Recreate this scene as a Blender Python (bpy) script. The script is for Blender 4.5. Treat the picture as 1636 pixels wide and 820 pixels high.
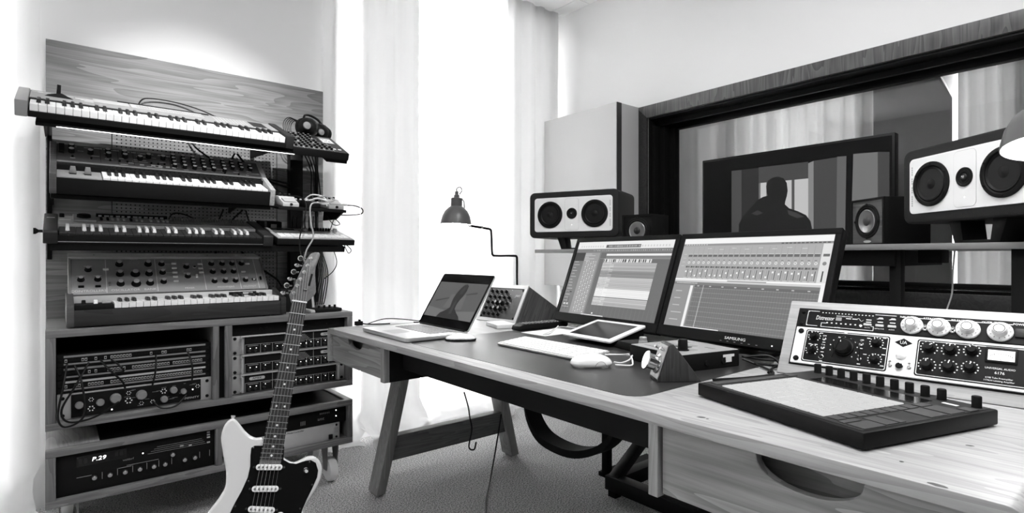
import bpy, bmesh, math, random
from mathutils import Matrix, Vector, Euler
random.seed(7)
R = math.radians
for o in list(bpy.data.objects):
    bpy.data.objects.remove(o)
scene = bpy.context.scene
col = scene.collection

# ---------------------------------------------------------------- camera
cd = bpy.data.cameras.new('camera')
cam = bpy.data.objects.new('camera', cd)
col.objects.link(cam)
cd.sensor_width = 36.0
cd.lens = 882.0 / 1636.0 * 36.0
cd.shift_y = 1.0 / 1636.0
cd.clip_start = 0.02
cam.location = (0, 0, 1.04)
cam.rotation_euler = (R(90), 0, -math.atan2(0.6354, 0.7722))
scene.camera = cam

# ---------------------------------------------------------------- world, exposure
world = bpy.data.worlds.new('overcast_daylight')
scene.world = world
world.use_nodes = True
bg = world.node_tree.nodes['Background']
bg.inputs['Color'].default_value = (1, 1, 1, 1)
bg.inputs['Strength'].default_value = 11.0
vs = scene.view_settings
vs.view_transform = 'Standard'
vs.look = 'None'
vs.gamma = 1.0
vs.use_curve_mapping = False
vs.exposure = 0.85

# ---------------------------------------------------------------- materials
def lin(v):
    v = v / 255.0
    return v / 12.92 if v <= 0.04045 else ((v + 0.055) / 1.055) ** 2.4

MT = {}
def mat(name, g, rough=0.5, metal=0.0, spec=0.5, coat=0.0, bump=None):
    """plain principled grey; g is linear reflectance"""
    m = bpy.data.materials.new(name)
    m.use_nodes = True
    nt = m.node_tree
    b = nt.nodes['Principled BSDF']
    b.inputs['Base Color'].default_value = (g, g, g, 1)
    b.inputs['Roughness'].default_value = rough
    b.inputs['Metallic'].default_value = metal
    b.inputs['Specular IOR Level'].default_value = spec
    b.inputs['Coat Weight'].default_value = coat
    if bump:
        tc = nt.nodes.new('ShaderNodeTexCoord')
        nz = nt.nodes.new('ShaderNodeTexNoise')
        nz.inputs['Scale'].default_value = bump[0]
        nz.inputs['Detail'].default_value = 3
        bp = nt.nodes.new('ShaderNodeBump')
        bp.inputs['Strength'].default_value = bump[1]
        bp.inputs['Distance'].default_value = bump[2]
        nt.links.new(tc.outputs['Object'], nz.inputs['Vector'])
        nt.links.new(nz.outputs['Fac'], bp.inputs['Height'])
        nt.links.new(bp.outputs['Normal'], b.inputs['Normal'])
    MT[name] = m
    return m

def glow(name, g, strength=1.0):
    m = bpy.data.materials.new(name)
    m.use_nodes = True
    nt = m.node_tree
    b = nt.nodes['Principled BSDF']
    b.inputs['Base Color'].default_value = (0.01, 0.01, 0.01, 1)
    b.inputs['Roughness'].default_value = 0.35
    b.inputs['Specular IOR Level'].default_value = 0.12
    b.inputs['Emission Color'].default_value = (g, g, g, 1)
    b.inputs['Emission Strength'].default_value = strength
    MT[name] = m
    return m

_tone = {}
def tone(v):
    """a self-lit screen tone given as a display value"""
    if v not in _tone:
        _tone[v] = glow('screen_tone_%d' % v, lin(v), 0.55)
    return _tone[v]

def wood(name, lo, hi, axis, sc=1.0, rough=0.5, rings=0.5, spec=0.35, off=0.0):
    m = bpy.data.materials.new(name)
    m.use_nodes = True
    nt = m.node_tree
    b = nt.nodes['Principled BSDF']
    b.inputs['Roughness'].default_value = rough
    b.inputs['Specular IOR Level'].default_value = spec
    tc = nt.nodes.new('ShaderNodeTexCoord')
    mp = nt.nodes.new('ShaderNodeMapping')
    s = [9.0 * sc, 9.0 * sc, 9.0 * sc]
    s[axis] = 0.9 * sc
    mp.inputs['Scale'].default_value = s
    mp.inputs['Location'].default_value = (off, off * 1.7, off * 0.6)
    nt.links.new(tc.outputs['Object'], mp.inputs['Vector'])
    n1 = nt.nodes.new('ShaderNodeTexNoise')
    n1.inputs['Scale'].default_value = 1.3
    n1.inputs['Detail'].default_value = 2
    n1.inputs['Distortion'].default_value = 0.6
    nt.links.new(mp.outputs['Vector'], n1.inputs['Vector'])
    mu = nt.nodes.new('ShaderNodeMath'); mu.operation = 'MULTIPLY'
    mu.inputs[1].default_value = 9.0
    nt.links.new(n1.outputs['Fac'], mu.inputs[0])
    fr = nt.nodes.new('ShaderNodeMath'); fr.operation = 'FRACT'
    nt.links.new(mu.outputs[0], fr.inputs[0])
    mp2 = nt.nodes.new('ShaderNodeMapping')
    s2 = [160.0, 160.0, 160.0]
    s2[axis] = 5.0
    mp2.inputs['Scale'].default_value = s2
    nt.links.new(tc.outputs['Object'], mp2.inputs['Vector'])
    n2 = nt.nodes.new('ShaderNodeTexNoise')
    n2.inputs['Scale'].default_value = 1.0
    n2.inputs['Detail'].default_value = 4
    nt.links.new(mp2.outputs['Vector'], n2.inputs['Vector'])
    r1 = nt.nodes.new('ShaderNodeMath'); r1.operation = 'MULTIPLY'
    r1.inputs[1].default_value = rings
    nt.links.new(fr.outputs[0], r1.inputs[0])
    ad = nt.nodes.new('ShaderNodeMath'); ad.operation = 'MULTIPLY_ADD'
    ad.inputs[1].default_value = 1.0 - rings
    nt.links.new(n2.outputs['Fac'], ad.inputs[0])
    nt.links.new(r1.outputs[0], ad.inputs[2])
    cr = nt.nodes.new('ShaderNodeValToRGB')
    cr.color_ramp.elements[0].position = 0.15
    cr.color_ramp.elements[0].color = (lo, lo, lo, 1)
    cr.color_ramp.elements[1].position = 0.75
    cr.color_ramp.elements[1].color = (hi, hi, hi, 1)
    nt.links.new(ad.outputs[0], cr.inputs['Fac'])
    nt.links.new(cr.outputs['Color'], b.inputs['Base Color'])
    bp = nt.nodes.new('ShaderNodeBump')
    bp.inputs['Strength'].default_value = 0.25
    bp.inputs['Distance'].default_value = 0.001
    nt.links.new(n2.outputs['Fac'], bp.inputs['Height'])
    nt.links.new(bp.outputs['Normal'], b.inputs['Normal'])
    MT[name] = m
    return m

def noisy(name, lo, hi, scale, rough=0.9, bump=0.4, dist=0.004, spec=0.2, detail=3):
    m = bpy.data.materials.new(name)
    m.use_nodes = True
    nt = m.node_tree
    b = nt.nodes['Principled BSDF']
    b.inputs['Roughness'].default_value = rough
    b.inputs['Specular IOR Level'].default_value = spec
    tc = nt.nodes.new('ShaderNodeTexCoord')
    nz = nt.nodes.new('ShaderNodeTexNoise')
    nz.inputs['Scale'].default_value = scale
    nz.inputs['Detail'].default_value = detail
    cr = nt.nodes.new('ShaderNodeValToRGB')
    cr.color_ramp.elements[0].position = 0.35
    cr.color_ramp.elements[0].color = (lo, lo, lo, 1)
    cr.color_ramp.elements[1].position = 0.65
    cr.color_ramp.elements[1].color = (hi, hi, hi, 1)
    bp = nt.nodes.new('ShaderNodeBump')
    bp.inputs['Strength'].default_value = bump
    bp.inputs['Distance'].default_value = dist
    nt.links.new(tc.outputs['Object'], nz.inputs['Vector'])
    nt.links.new(nz.outputs['Fac'], cr.inputs['Fac'])
    nt.links.new(cr.outputs['Color'], b.inputs['Base Color'])
    nt.links.new(nz.outputs['Fac'], bp.inputs['Height'])
    nt.links.new(bp.outputs['Normal'], b.inputs['Normal'])
    MT[name] = m
    return m

def cloth(name, g, trans):
    m = bpy.data.materials.new(name)
    m.use_nodes = True
    nt = m.node_tree
    nt.nodes.remove(nt.nodes['Principled BSDF'])
    out = nt.nodes['Material Output']
    d = nt.nodes.new('ShaderNodeBsdfDiffuse')
    d.inputs['Color'].default_value = (g, g, g, 1)
    t = nt.nodes.new('ShaderNodeBsdfTranslucent')
    t.inputs['Color'].default_value = (g, g, g, 1)
    mx = nt.nodes.new('ShaderNodeMixShader')
    mx.inputs[0].default_value = trans
    nt.links.new(d.outputs[0], mx.inputs[1])
    nt.links.new(t.outputs[0], mx.inputs[2])
    nt.links.new(mx.outputs[0], out.inputs['Surface'])
    MT[name] = m
    return m

def pane_mat(name, tint, refl):
    m = bpy.data.materials.new(name)
    m.use_nodes = True
    nt = m.node_tree
    nt.nodes.remove(nt.nodes['Principled BSDF'])
    out = nt.nodes['Material Output']
    t = nt.nodes.new('ShaderNodeBsdfTransparent')
    t.inputs['Color'].default_value = (tint, tint, tint, 1)
    g = nt.nodes.new('ShaderNodeBsdfGlossy')
    g.inputs['Roughness'].default_value = 0.0
    g.inputs['Color'].default_value = (refl, refl, refl, 1)
    fr = nt.nodes.new('ShaderNodeFresnel')
    fr.inputs['IOR'].default_value = 1.52
    mx = nt.nodes.new('ShaderNodeMixShader')
    nt.links.new(fr.outputs[0], mx.inputs[0])
    nt.links.new(t.outputs[0], mx.inputs[1])
    nt.links.new(g.outputs[0], mx.inputs[2])
    nt.links.new(mx.outputs[0], out.inputs['Surface'])
    MT[name] = m
    return m

mat('wall_white', 0.82, 0.9, spec=0.1)
mat('wall_grey', 0.45, 0.9, spec=0.1)
mat('wall_dark', 0.05, 0.9, spec=0.05)
mat('ceiling_white', 0.90, 0.9, spec=0.1)
noisy('carpet', 0.12, 0.70, 170.0, 0.95, 0.9, 0.006, 0.05, 4)
noisy('panel_fabric', 0.50, 0.56, 700.0, 0.95, 0.15, 0.001, 0.05)
noisy('vinyl_black', 0.007, 0.016, 420.0, 0.55, 0.7, 0.002, 0.25)
noisy('leather_black', 0.016, 0.024, 260.0, 0.33, 0.10, 0.001, 0.6)
wood('oak_wall', 0.12, 0.30, 0, 0.8, 0.6, 0.35)
wood('oak_case', 0.09, 0.19, 0, 1.2, 0.55, 0.35)
wood('oak_case_up', 0.08, 0.17, 2, 1.2, 0.55, 0.35)
wood('oak_case_deep', 0.20, 0.36, 1, 1.2, 0.55, 0.3)
wood('oak_desk', 0.22, 0.39, 1, 0.9, 0.42, 0.30)
wood('oak_drawer', 0.13, 0.31, 1, 0.8, 0.5, 0.42, off=3.1)
wood('oak_leg', 0.17, 0.32, 2, 1.2, 0.5, 0.3)
wood('oak_box', 0.30, 0.46, 0, 1.2, 0.45, 0.3)
wood('walnut', 0.035, 0.10, 0, 1.3, 0.45, 0.4)
wood('walnut_side', 0.035, 0.11, 2, 1.5, 0.4, 0.35, off=1.3)
wood('wedge_wood', 0.018, 0.060, 2, 1.6, 0.4, 0.3)
wood('walnut_dark', 0.012, 0.032, 0, 1.2, 0.5, 0.4)
wood('frame_wood', 0.045, 0.15, 2, 1.1, 0.45, 0.4)
wood('rosewood', 0.010, 0.026, 2, 2.0, 0.5, 0.3)
wood('maple', 0.10, 0.16, 2, 1.5, 0.3, 0.2)
mat('black', 0.0075, 0.6, spec=0.10)
mat('black_flat', 0.008, 0.9, spec=0.04)
mat('black_gloss', 0.005, 0.15, spec=0.35)
mat('screen_black', 0.008, 0.25, spec=0.08)
mat('black_satin', 0.007, 0.42, spec=0.12)
mat('charcoal', 0.020, 0.5, spec=0.2)
mat('panel_dark', 0.050, 0.45, spec=0.25)
mat('panel_mid', 0.27, 0.45, spec=0.4)
mat('grey_mid', 0.20, 0.5)
mat('grey_light', 0.42, 0.5)
mat('silver', 0.42, 0.42, metal=0.35)
mat('aluminium', 0.66, 0.32, metal=0.75)
mat('steel', 0.40, 0.3, metal=0.9)
mat('chrome', 0.75, 0.08, metal=1.0)
mat('white_plastic', 0.80, 0.35)
mat('white_gloss', 0.82, 0.12, coat=0.4)
mat('white_mark', 0.75, 0.6)
mat('ivory_key', 0.78, 0.3)
mat('black_key', 0.008, 0.42, spec=0.15)
mat('cream', 0.60, 0.2, coat=0.5)
mat('baffle_white', 0.80, 0.45)
mat('rubber', 0.007, 0.65, spec=0.15)
mat('cone', 0.007, 0.5, spec=0.2)
mat('cable_black', 0.006, 0.45, spec=0.2)
mat('cable_white', 0.72, 0.4)
mat('cable_grey', 0.35, 0.5)
mat('string', 0.55, 0.3, metal=0.9)
mat('paper', 0.80, 0.8)
mat('panel_t4', 0.36, 0.45, spec=0.3)
mat('panel_t2', 0.10, 0.4, metal=0.3)
mat('cap_light', 0.72, 0.3, metal=0.2)
mat('shade_grey', 0.085, 0.35, spec=0.4)
cloth('curtain_sheer', 0.86, 0.36)
cloth('curtain_lined', 0.86, 0.22)
cloth('curtain_next', 0.80, 0.035)
cloth('curtain_mid', 0.88, 0.045)
pane_mat('window_glass', 0.90, 1.0)
glow('led_white', 1.0, 1.6)
glow('bulb_glow', 1.0, 30.0)
glow('led_dot', 1.0, 2.2)
glow('led_bar', 1.0, 2.6)

# ---------------------------------------------------------------- mesh helpers
class MB:
    def __init__(self):
        self.v = []; self.f = []
    def add(self, vs, fs, M=None):
        n = len(self.v)
        if M is not None:
            vs = [tuple(M @ Vector(p)) for p in vs]
        self.v += [tuple(p) for p in vs]
        self.f += [tuple(i + n for i in q) for q in fs]
        return self
    def box(self, x0, x1, y0, y1, z0, z1, M=None):
        return self.add([(x0,y0,z0),(x1,y0,z0),(x1,y1,z0),(x0,y1,z0),(x0,y0,z1),(x1,y0,z1),(x1,y1,z1),(x0,y1,z1)],
                        [(0,3,2,1),(4,5,6,7),(0,1,5,4),(1,2,6,5),(2,3,7,6),(3,0,4,7)], M)
    def prism(self, poly, axis, a, b, M=None):
        """extrude a 2D polygon along axis ('x': poly is (y,z); 'y': (x,z); 'z': (x,y))"""
        def p3(p, t):
            return {'x': (t, p[0], p[1]), 'y': (p[0], t, p[1]), 'z': (p[0], p[1], t)}[axis]
        n = len(poly)
        vs = [p3(p, a) for p in poly] + [p3(p, b) for p in poly]
        fs = [tuple(range(n)), tuple(range(2*n-1, n-1, -1))]
        fs += [(i, (i+1) % n, n+(i+1) % n, n+i) for i in range(n)]
        return self.add(vs, fs, M)
    def quad(self, pts, M=None):
        return self.add(pts, [tuple(range(len(pts)))], M)
    def lathe(self, prof, n=24, M=None, cap=True):
        """prof: list of (r,z), revolved about local z"""
        vs = []; fs = []
        k = len(prof)
        for r, z in prof:
            for i in range(n):
                a = 2*math.pi*i/n
                vs.append((r*math.cos(a), r*math.sin(a), z))
        for j in range(k-1):
            for i in range(n):
                i2 = (i+1) % n
                fs.append((j*n+i, j*n+i2, (j+1)*n+i2, (j+1)*n+i))
        if prof[0] == prof[-1]: cap = False
        if cap and prof[0][0] > 1e-6: fs.append(tuple(range(n-1, -1, -1)))
        if cap and prof[-1][0] > 1e-6: fs.append(tuple((k-1)*n+i for i in range(n)))
        return self.add(vs, fs, M)
    def cyl(self, p0, p1, r0, r1=None, n=14):
        r1 = r0 if r1 is None else r1
        p0 = Vector(p0); p1 = Vector(p1); d = p1 - p0
        M = Matrix.Translation(p0) @ d.to_track_quat('Z', 'Y').to_matrix().to_4x4()
        return self.lathe([(r0, 0), (r1, d.length)], n, M)
    def tube(self, pts, r, n=7, sub=6, rfun=None):
        P = spline(pts, sub) if sub > 1 else [Vector(p) for p in pts]
        vs = []; fs = []
        up = Vector((0.13, 0.27, 0.95))
        prev = None
        for i, p in enumerate(P):
            t = (P[min(i+1, len(P)-1)] - P[max(i-1, 0)]).normalized()
            if prev is None:
                a = t.cross(up)
                if a.length < 1e-3: a = t.cross(Vector((1, 0, 0)))
            else:
                a = prev - t * prev.dot(t)
            a.normalize(); prev = a
            b = t.cross(a)
            rr = r if rfun is None else rfun(i / (len(P)-1.0))
            for k in range(n):
                q = 2*math.pi*k/n
                vs.append(tuple(p + a*(rr*math.cos(q)) + b*(rr*math.sin(q))))
        for i in range(len(P)-1):
            for k in range(n):
                k2 = (k+1) % n
                fs.append((i*n+k, i*n+k2, (i+1)*n+k2, (i+1)*n+k))
        fs.append(tuple(range(n-1, -1, -1)))
        fs.append(tuple((len(P)-1)*n+k for k in range(n)))
        return self.add(vs, fs)
    def rbox(self, w, d, h, r, n=4, M=None):
        """rounded (in xy) slab centred in xy, z 0..h"""
        return self.prism(rrect(w, d, r, n), 'z', 0, h, M)
    def mesh(self, name, bev=0.0, seg=2, smooth=None, angle=35):
        me = bpy.data.meshes.new(name)
        me.from_pydata(self.v, [], self.f)
        bm = bmesh.new(); bm.from_mesh(me)
        bmesh.ops.recalc_face_normals(bm, faces=bm.faces)
        if bev > 0:
            es = [e for e in bm.edges if len(e.link_faces) == 2 and e.calc_face_angle(0) > R(30)]
            bmesh.ops.bevel(bm, geom=es, offset=bev, segments=seg, profile=0.5, affect='EDGES', clamp_overlap=True)
        bm.to_mesh(me); bm.free()
        if smooth:
            me.polygons.foreach_set('use_smooth', [True]*len(me.polygons))
            me.set_sharp_from_angle(angle=R(angle))
        return me
    def build(self, name, m, parent=None, bev=0.0, seg=2, smooth=None, angle=35, world=False, kind=None):
        if world and parent is not None:
            Mi = MATS[parent].inverted()
            self.v = [tuple(Mi @ Vector(p)) for p in self.v]
        if bev > 0 and smooth is None: smooth = True
        return obj(name, self.mesh(name, bev, seg, smooth, angle), m, parent, kind)

def spline(pts, sub):
    P = [Vector(p) for p in pts]
    out = []
    for i in range(len(P)-1):
        p0 = P[max(i-1, 0)]; p1 = P[i]; p2 = P[i+1]; p3 = P[min(i+2, len(P)-1)]
        for k in range(sub):
            t = k/float(sub)
            out.append(0.5*((2*p1) + (p2-p0)*t + (2*p0-5*p1+4*p2-p3)*t*t + (3*p1-p0-3*p2+p3)*t**3))
    out.append(P[-1])
    return out

def rrect(w, d, r, n=4, cx=0.0, cy=0.0):
    r = min(r, w/2-1e-5, d/2-1e-5)
    out = []
    for (sx, sy, a0) in ((1, 1, 0), (-1, 1, 90), (-1, -1, 180), (1, -1, 270)):
        for k in range(n+1):
            a = R(a0 + 90.0*k/n)
            out.append((cx + sx*(w/2-r) + r*math.cos(a), cy + sy*(d/2-r) + r*math.sin(a)))
    return out

MATS = {}
STUFF = {'printed_marks', 'panel_lines', 'dim_digits', 'pad_marks', 'dial_marks', 'legend_marks', 'bezel_marks', 'scale', 'meter_scale', 'display_shapes', 'wood_knots', 'stickers', 'button_ring', 'buttons', 'drawbars', 'printed_chart'}
def obj(name, me, m, parent=None, kind=None):
    o = bpy.data.objects.new(name, me)
    col.objects.link(o)
    if m is not None and len(me.materials) == 0:
        me.materials.append(MT[m] if isinstance(m, str) else m)
    elif m is not None and len(me.materials) == 1:
        mm = MT[m] if isinstance(m, str) else m
        if me.materials[0] is not mm:
            o.material_slots[0].link = 'OBJECT'
            o.material_slots[0].material = mm
    if parent is not None: o.parent = parent
    if kind is None and parent is not None and name in STUFF: kind = 'stuff'
    if kind: o['kind'] = kind
    return o

def thing(name, label, cat, loc=(0,0,0), rot=(0,0,0), group=None):
    o = bpy.data.objects.new(name, None)
    o.empty_display_size = 0.05
    col.objects.link(o)
    o.location = loc; o.rotation_euler = rot
    o['label'] = label; o['category'] = cat
    if group: o['group'] = group
    MATS[o] = Matrix.Translation(loc) @ Euler(rot).to_matrix().to_4x4()
    return o

def tag(o, label, cat, group=None):
    o['label'] = label; o['category'] = cat
    if group: o['group'] = group
    return o

def struct(o):
    o['kind'] = 'structure'
    return o

def place(name, me, m, parent, loc, rot=(0,0,0), sc=None):
    """one more piece that shares mesh data"""
    o = obj(name, me, m, parent)
    o.location = loc; o.rotation_euler = rot
    if sc: o.scale = sc
    return o

_txt = {}
def text(s, size, parent, loc, rot, m, align='CENTER', name='lettering', extrude=0.0003, shear=0.0, sx=1.0):
    key = (s, size, align, shear)
    if key not in _txt:
        cu = bpy.data.curves.new('lettering', 'FONT')
        cu.body = s; cu.size = size; cu.align_x = align; cu.align_y = 'CENTER'
        cu.extrude = extrude; cu.resolution_u = 2; cu.shear = shear
        to = bpy.data.objects.new('tmp_text', cu)
        col.objects.link(to)
        dg = bpy.context.evaluated_depsgraph_get()
        me = bpy.data.meshes.new_from_object(to.evaluated_get(dg))
        me.materials.clear()
        bpy.data.objects.remove(to); bpy.data.curves.remove(cu)
        _txt[key] = me
    me = _txt[key].copy()
    o = obj(name, me, m, parent)
    o.location = loc; o.rotation_euler = rot
    o.scale = (sx, 1, 1)
    return o
# ================================================================ the room
from mathutils import noise as mnoise
XW = 2.92      # face of the window wall
YW = 3.00      # face of the curtain wall
ZC = 2.84      # underside of the ceiling tiles
XF = 5.40      # far wall of the next room

b = MB(); b.box(-2.4, XF+0.3, -2.4, 3.4, -0.1, 0.0)
struct(b.build('floor', 'carpet'))
b = MB(); b.box(-2.4, XF+0.3, -2.4, 3.2, ZC+0.02, ZC+0.15)
ceil = struct(b.build('ceiling', 'ceiling_white'))
# ceiling tiles hang just below, with open joints
tile = MB().box(0, 0.594, 0, 0.594, 0, 0.018).mesh('ceiling_tile')
bord = MB().box(0, 0.117, 0, 0.594, 0, 0.018).mesh('ceiling_tile')
bordy = MB().box(0, 0.594, 0, 0.242, 0, 0.018).mesh('ceiling_tile')
bordc = MB().box(0, 0.117, 0, 0.242, 0, 0.018).mesh('ceiling_tile')
for i in range(8):
    for j in range(9):
        if (i, j) in ((2, 3), (3, 5), (4, 3), (6, 3)):   # these four places hold the added fill panels
            continue
        place('ceiling_tile', tile, 'ceiling_white', ceil, (2.803-0.6*(i+1), 2.683-0.6*(j+1), ZC))
    place('ceiling_tile', bordy, 'ceiling_white', ceil, (2.803-0.6*(i+1), 2.683, ZC))
for j in range(9):
    place('ceiling_tile', bord, 'ceiling_white', ceil, (2.803, 2.683-0.6*(j+1), ZC))
place('ceiling_tile', bordc, 'ceiling_white', ceil, (2.803, 2.683, ZC))

b = MB(); b.box(-2.4, -2.2, -2.4, 3.2, 0, ZC+0.02)
struct(b.build('wall_left', 'wall_grey'))
b = MB(); b.box(-2.2, XF+0.3, -2.4, -2.2, 0, ZC+0.02)
struct(b.build('wall_front', 'wall_dark'))
# curtain wall with two tall window openings beside the wooden panel
WA = (1.20, 2.84); WB = (-1.9, -0.12)
b = MB()
b.box(-2.2, WB[0], YW, YW+0.2, 0, ZC+0.02)
b.box(WB[1], WA[0], YW, YW+0.2, 0, ZC+0.02)
b.box(WA[1], XF+0.3, YW, YW+0.2, 0, ZC+0.02)
for (a, c) in (WA, WB):
    b.box(a, c, YW, YW+0.2, 2.78, ZC+0.02)
    b.box(a, c, YW, YW+0.2, 0, 0.06)
struct(b.build('wall_back', 'wall_white'))
for k, (a, c) in enumerate((WA, WB)):
    b = MB()
    b.box(a, a+0.05, YW+0.10, YW+0.16, 0.06, 2.78); b.box(c-0.05, c, YW+0.10, YW+0.16, 0.06, 2.78)
    b.box(a, c, YW+0.10, YW+0.16, 0.06, 0.12); b.box(a, c, YW+0.10, YW+0.16, 2.72, 2.78)
    w = struct(b.build('window_%d' % (k+1), 'white_plastic'))
    MB().box(a+0.05, c-0.05, YW+0.125, YW+0.133, 0.12, 2.72).build('pane', 'window_glass', w)

# window wall with the big control-room opening
OY0, OY1, OZ0, OZ1 = -1.35, 2.175, 0.885, 1.93
b = MB()
b.box(XW, XW+0.30, OY1, 3.0, 0, ZC+0.02)
b.box(XW, XW+0.30, -2.2, OY0, 0, ZC+0.02)
b.box(XW, XW+0.30, OY0, OY1, 0, OZ0)
b.box(XW, XW+0.30, OY0, OY1, OZ1, ZC+0.02)
struct(b.build('wall_right', 'wall_white'))
# flat dark-stained casing round the opening
T = 0.078
b = MB(); b.prism([(OY1+T, OZ1+T), (OY0-T, OZ1+T), (OY0, OZ1), (OY1, OZ1)], 'x', XW-0.016, XW)
trim = struct(b.build('trim_1', 'frame_wood', bev=0.001))
b = MB(); b.prism([(OY1+T, OZ1+T), (OY1, OZ1), (OY1, OZ0), (OY1+T, OZ0-T)], 'x', XW-0.016, XW)
b.build('casing_board', 'walnut_dark', trim, bev=0.001)
b = MB(); b.prism([(OY1+T, OZ0-T), (OY1, OZ0), (OY0, OZ0), (OY0-T, OZ0-T)], 'x', XW-0.016, XW)
b.build('casing_board', 'walnut_dark', trim, bev=0.001)
b = MB(); b.prism([(OY0-T, OZ1+T), (OY0-T, OZ0-T), (OY0, OZ0), (OY0, OZ1)], 'x', XW-0.016, XW)
b.build('casing_board', 'walnut_dark', trim, bev=0.001)
# black lining boards of the deep reveal, stepped, and the window itself
win = None
b = MB()
b.box(XW+0.001, XW+0.299, OY0, OY1, OZ1-0.012, OZ1)
b.box(XW+0.09, XW+0.11, OY0, OY1, OZ1-0.04, OZ1-0.012)
b.box(XW+0.001, XW+0.299, OY1-0.012, OY1, OZ0, OZ1-0.012)
b.box(XW+0.001, XW+0.299, OY0, OY0+0.012, OZ0, OZ1-0.012)
lin_o = struct(b.build('trim_2', 'black_satin'))
b = MB()
b.box(XW+0.001, XW+0.299, OY0+0.012, OY1-0.012, OZ0, OZ0+0.014)
b.build('sill_board', 'black_gloss', lin_o)
# three upright black absorber boards in the left reveal
for k, (x0, x1, dy) in enumerate(((0.02, 0.085, 0.02), (0.09, 0.15, 0.045), (0.155, 0.20, 0.075))):
    MB().box(XW+x0, XW+x1, OY1-0.012-dy, OY1-0.012, OZ0+0.02, OZ1-0.05).build('absorber_board', 'black_flat', lin_o, bev=0.002)
gx = XW+0.205
b = MB()
b.box(gx, gx+0.05, OY1-0.06, OY1-0.012, OZ0+0.014, OZ1-0.012)
b.box(gx, gx+0.05, OY0+0.012, OY0+0.06, OZ0+0.014, OZ1-0.012)
b.box(gx, gx+0.05, OY0+0.06, OY1-0.06, OZ1-0.05, OZ1-0.012)
b.box(gx, gx+0.05, OY0+0.06, OY1-0.06, OZ0+0.014, OZ0+0.035)
win = struct(b.build('window_3', 'black_satin', bev=0.002))
MB().box(gx+0.012, gx+0.022, OY0+0.06, OY1-0.06, OZ0+0.035, OZ1-0.05).build('pane', 'window_glass', win)

# ---------------------------------------------------------------- next room behind the glass
WF = [(1.80, 2.86), (0.80, 1.10)]
b = MB()
ys = [3.0, WF[0][1], WF[0][0], WF[1][1], WF[1][0], -2.2]
b.box(XF, XF+0.2, ys[1], ys[0], 0, ZC+0.02)
b.box(XF, XF+0.2, ys[3], ys[2], 0, ZC+0.02)
b.box(XF, XF+0.2, ys[5], ys[4], 0, ZC+0.02)
for (a, c) in WF:
    b.box(XF, XF+0.2, a, c, 0, 0.35); b.box(XF, XF+0.2, a, c, 2.70, ZC+0.02)
struct(b.build('wall_far', 'wall_white'))

def curtain(name, label, x0, x1, y, z1, amp, pitch, puddle, m, seed, axis='x', group=None, edge=None, gather=0.0):
    nx = int((x1-x0)/0.010); pts = []; faces = []
    L = z1 + puddle
    ns = 46
    rs = random.Random(seed)
    ph = rs.uniform(0, 6); p2 = rs.uniform(0, 6)
    for j in range(ns+1):
        t = j/float(ns)
        s = L*(1-(1-t)**1.35) if True else L*t
        for i in range(nx+1):
            u = i/float(nx); x = x0+(x1-x0)*u
            q = x*2*math.pi/pitch
            wob = mnoise.noise(Vector((x*3.1+seed, s*0.45, 0.3)))
            f = math.sin(q+ph+1.5*wob) + 0.45*math.sin(q*0.53+p2+0.5*s) + 0.25*math.sin(q*2.1+s*0.8)
            fade = 0.75+0.25*math.sin(0.9*s+u*3)
            yy = y + amp*f*fade
            xx = x + gather*math.sin(s*1.1)*(u-0.5)
            z = z1 - s
            if z < 0.16 and puddle > 0:
                e = (0.16 - z)
                run = puddle*min(1.0, e/(0.16+puddle))
                n1 = mnoise.noise(Vector((x*5.0, e*5+seed, 1.7)))
                n2 = mnoise.noise(Vector((x*11.0, e*9+seed, 5.1)))
                yy -= run*(0.75+0.8*n1) + 0.04*n2
                xx += 0.05*n1
                z = max(0.004, 0.16*math.exp(-e/0.12) + 0.045*(n1+0.6) * min(1, e*6) + 0.03*n2 - 0.02*e)
                if t > 0.985: z = 0.004
            p = (xx, yy, z)
            if axis == 'y': p = (yy, xx, z)
            pts.append(p)
    for j in range(ns):
        for i in range(nx):
            a = j*(nx+1)+i
            faces.append((a, a+1, a+nx+2, a+nx+1))
    mb = MB(); mb.v = pts; mb.f = faces
    o = mb.build(name, m, None, smooth=True, angle=180)
    tag(o, label, 'curtain', group)
    return o

curtain('curtain', 'white lined curtain hanging beside the right edge of the wooden wall panel', 1.112, 1.315, 2.957, 2.857, 0.015, 0.085, 0.16, 'curtain_lined', 3, group='window curtains')
curtain('curtain', 'bright sheer curtain behind the laptop, left of the black lamp', 1.32, 1.70, 2.957, 2.857, 0.017, 0.13, 0.20, 'curtain_mid', 11, group='window curtains')
curtain('curtain', 'wide bright sheer curtain behind the black desk lamp', 1.71, 2.39, 2.957, 2.857, 0.016, 0.21, 0.16, 'curtain_sheer', 5, group='window curtains')
curtain('curtain', 'narrow white curtain in the corner next to the grey bass trap', 2.40, 2.86, 2.957, 2.857, 0.017, 0.14, 0.10, 'curtain_mid', 8, group='window curtains')
curtain('curtain', 'white curtain at the left edge of the picture, beside the keyboards', -0.95, -0.055, 2.957, 2.857, 0.017, 0.16, 0.14, 'curtain_lined', 21, group='window curtains')
curtain('curtain', 'backlit curtain seen through the control room glass above the television', 1.668, 2.999, XF-0.07, 2.75, 0.035, 0.16, 0.0, 'curtain_next', 31, 'y', group='curtains of the next room')
curtain('curtain', 'backlit curtain seen through the glass behind the right loudspeaker', 0.46, 1.10, XF-0.06, 2.75, 0.025, 0.10, 0.0, 'curtain_next', 33, 'y', group='curtains of the next room')
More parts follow.
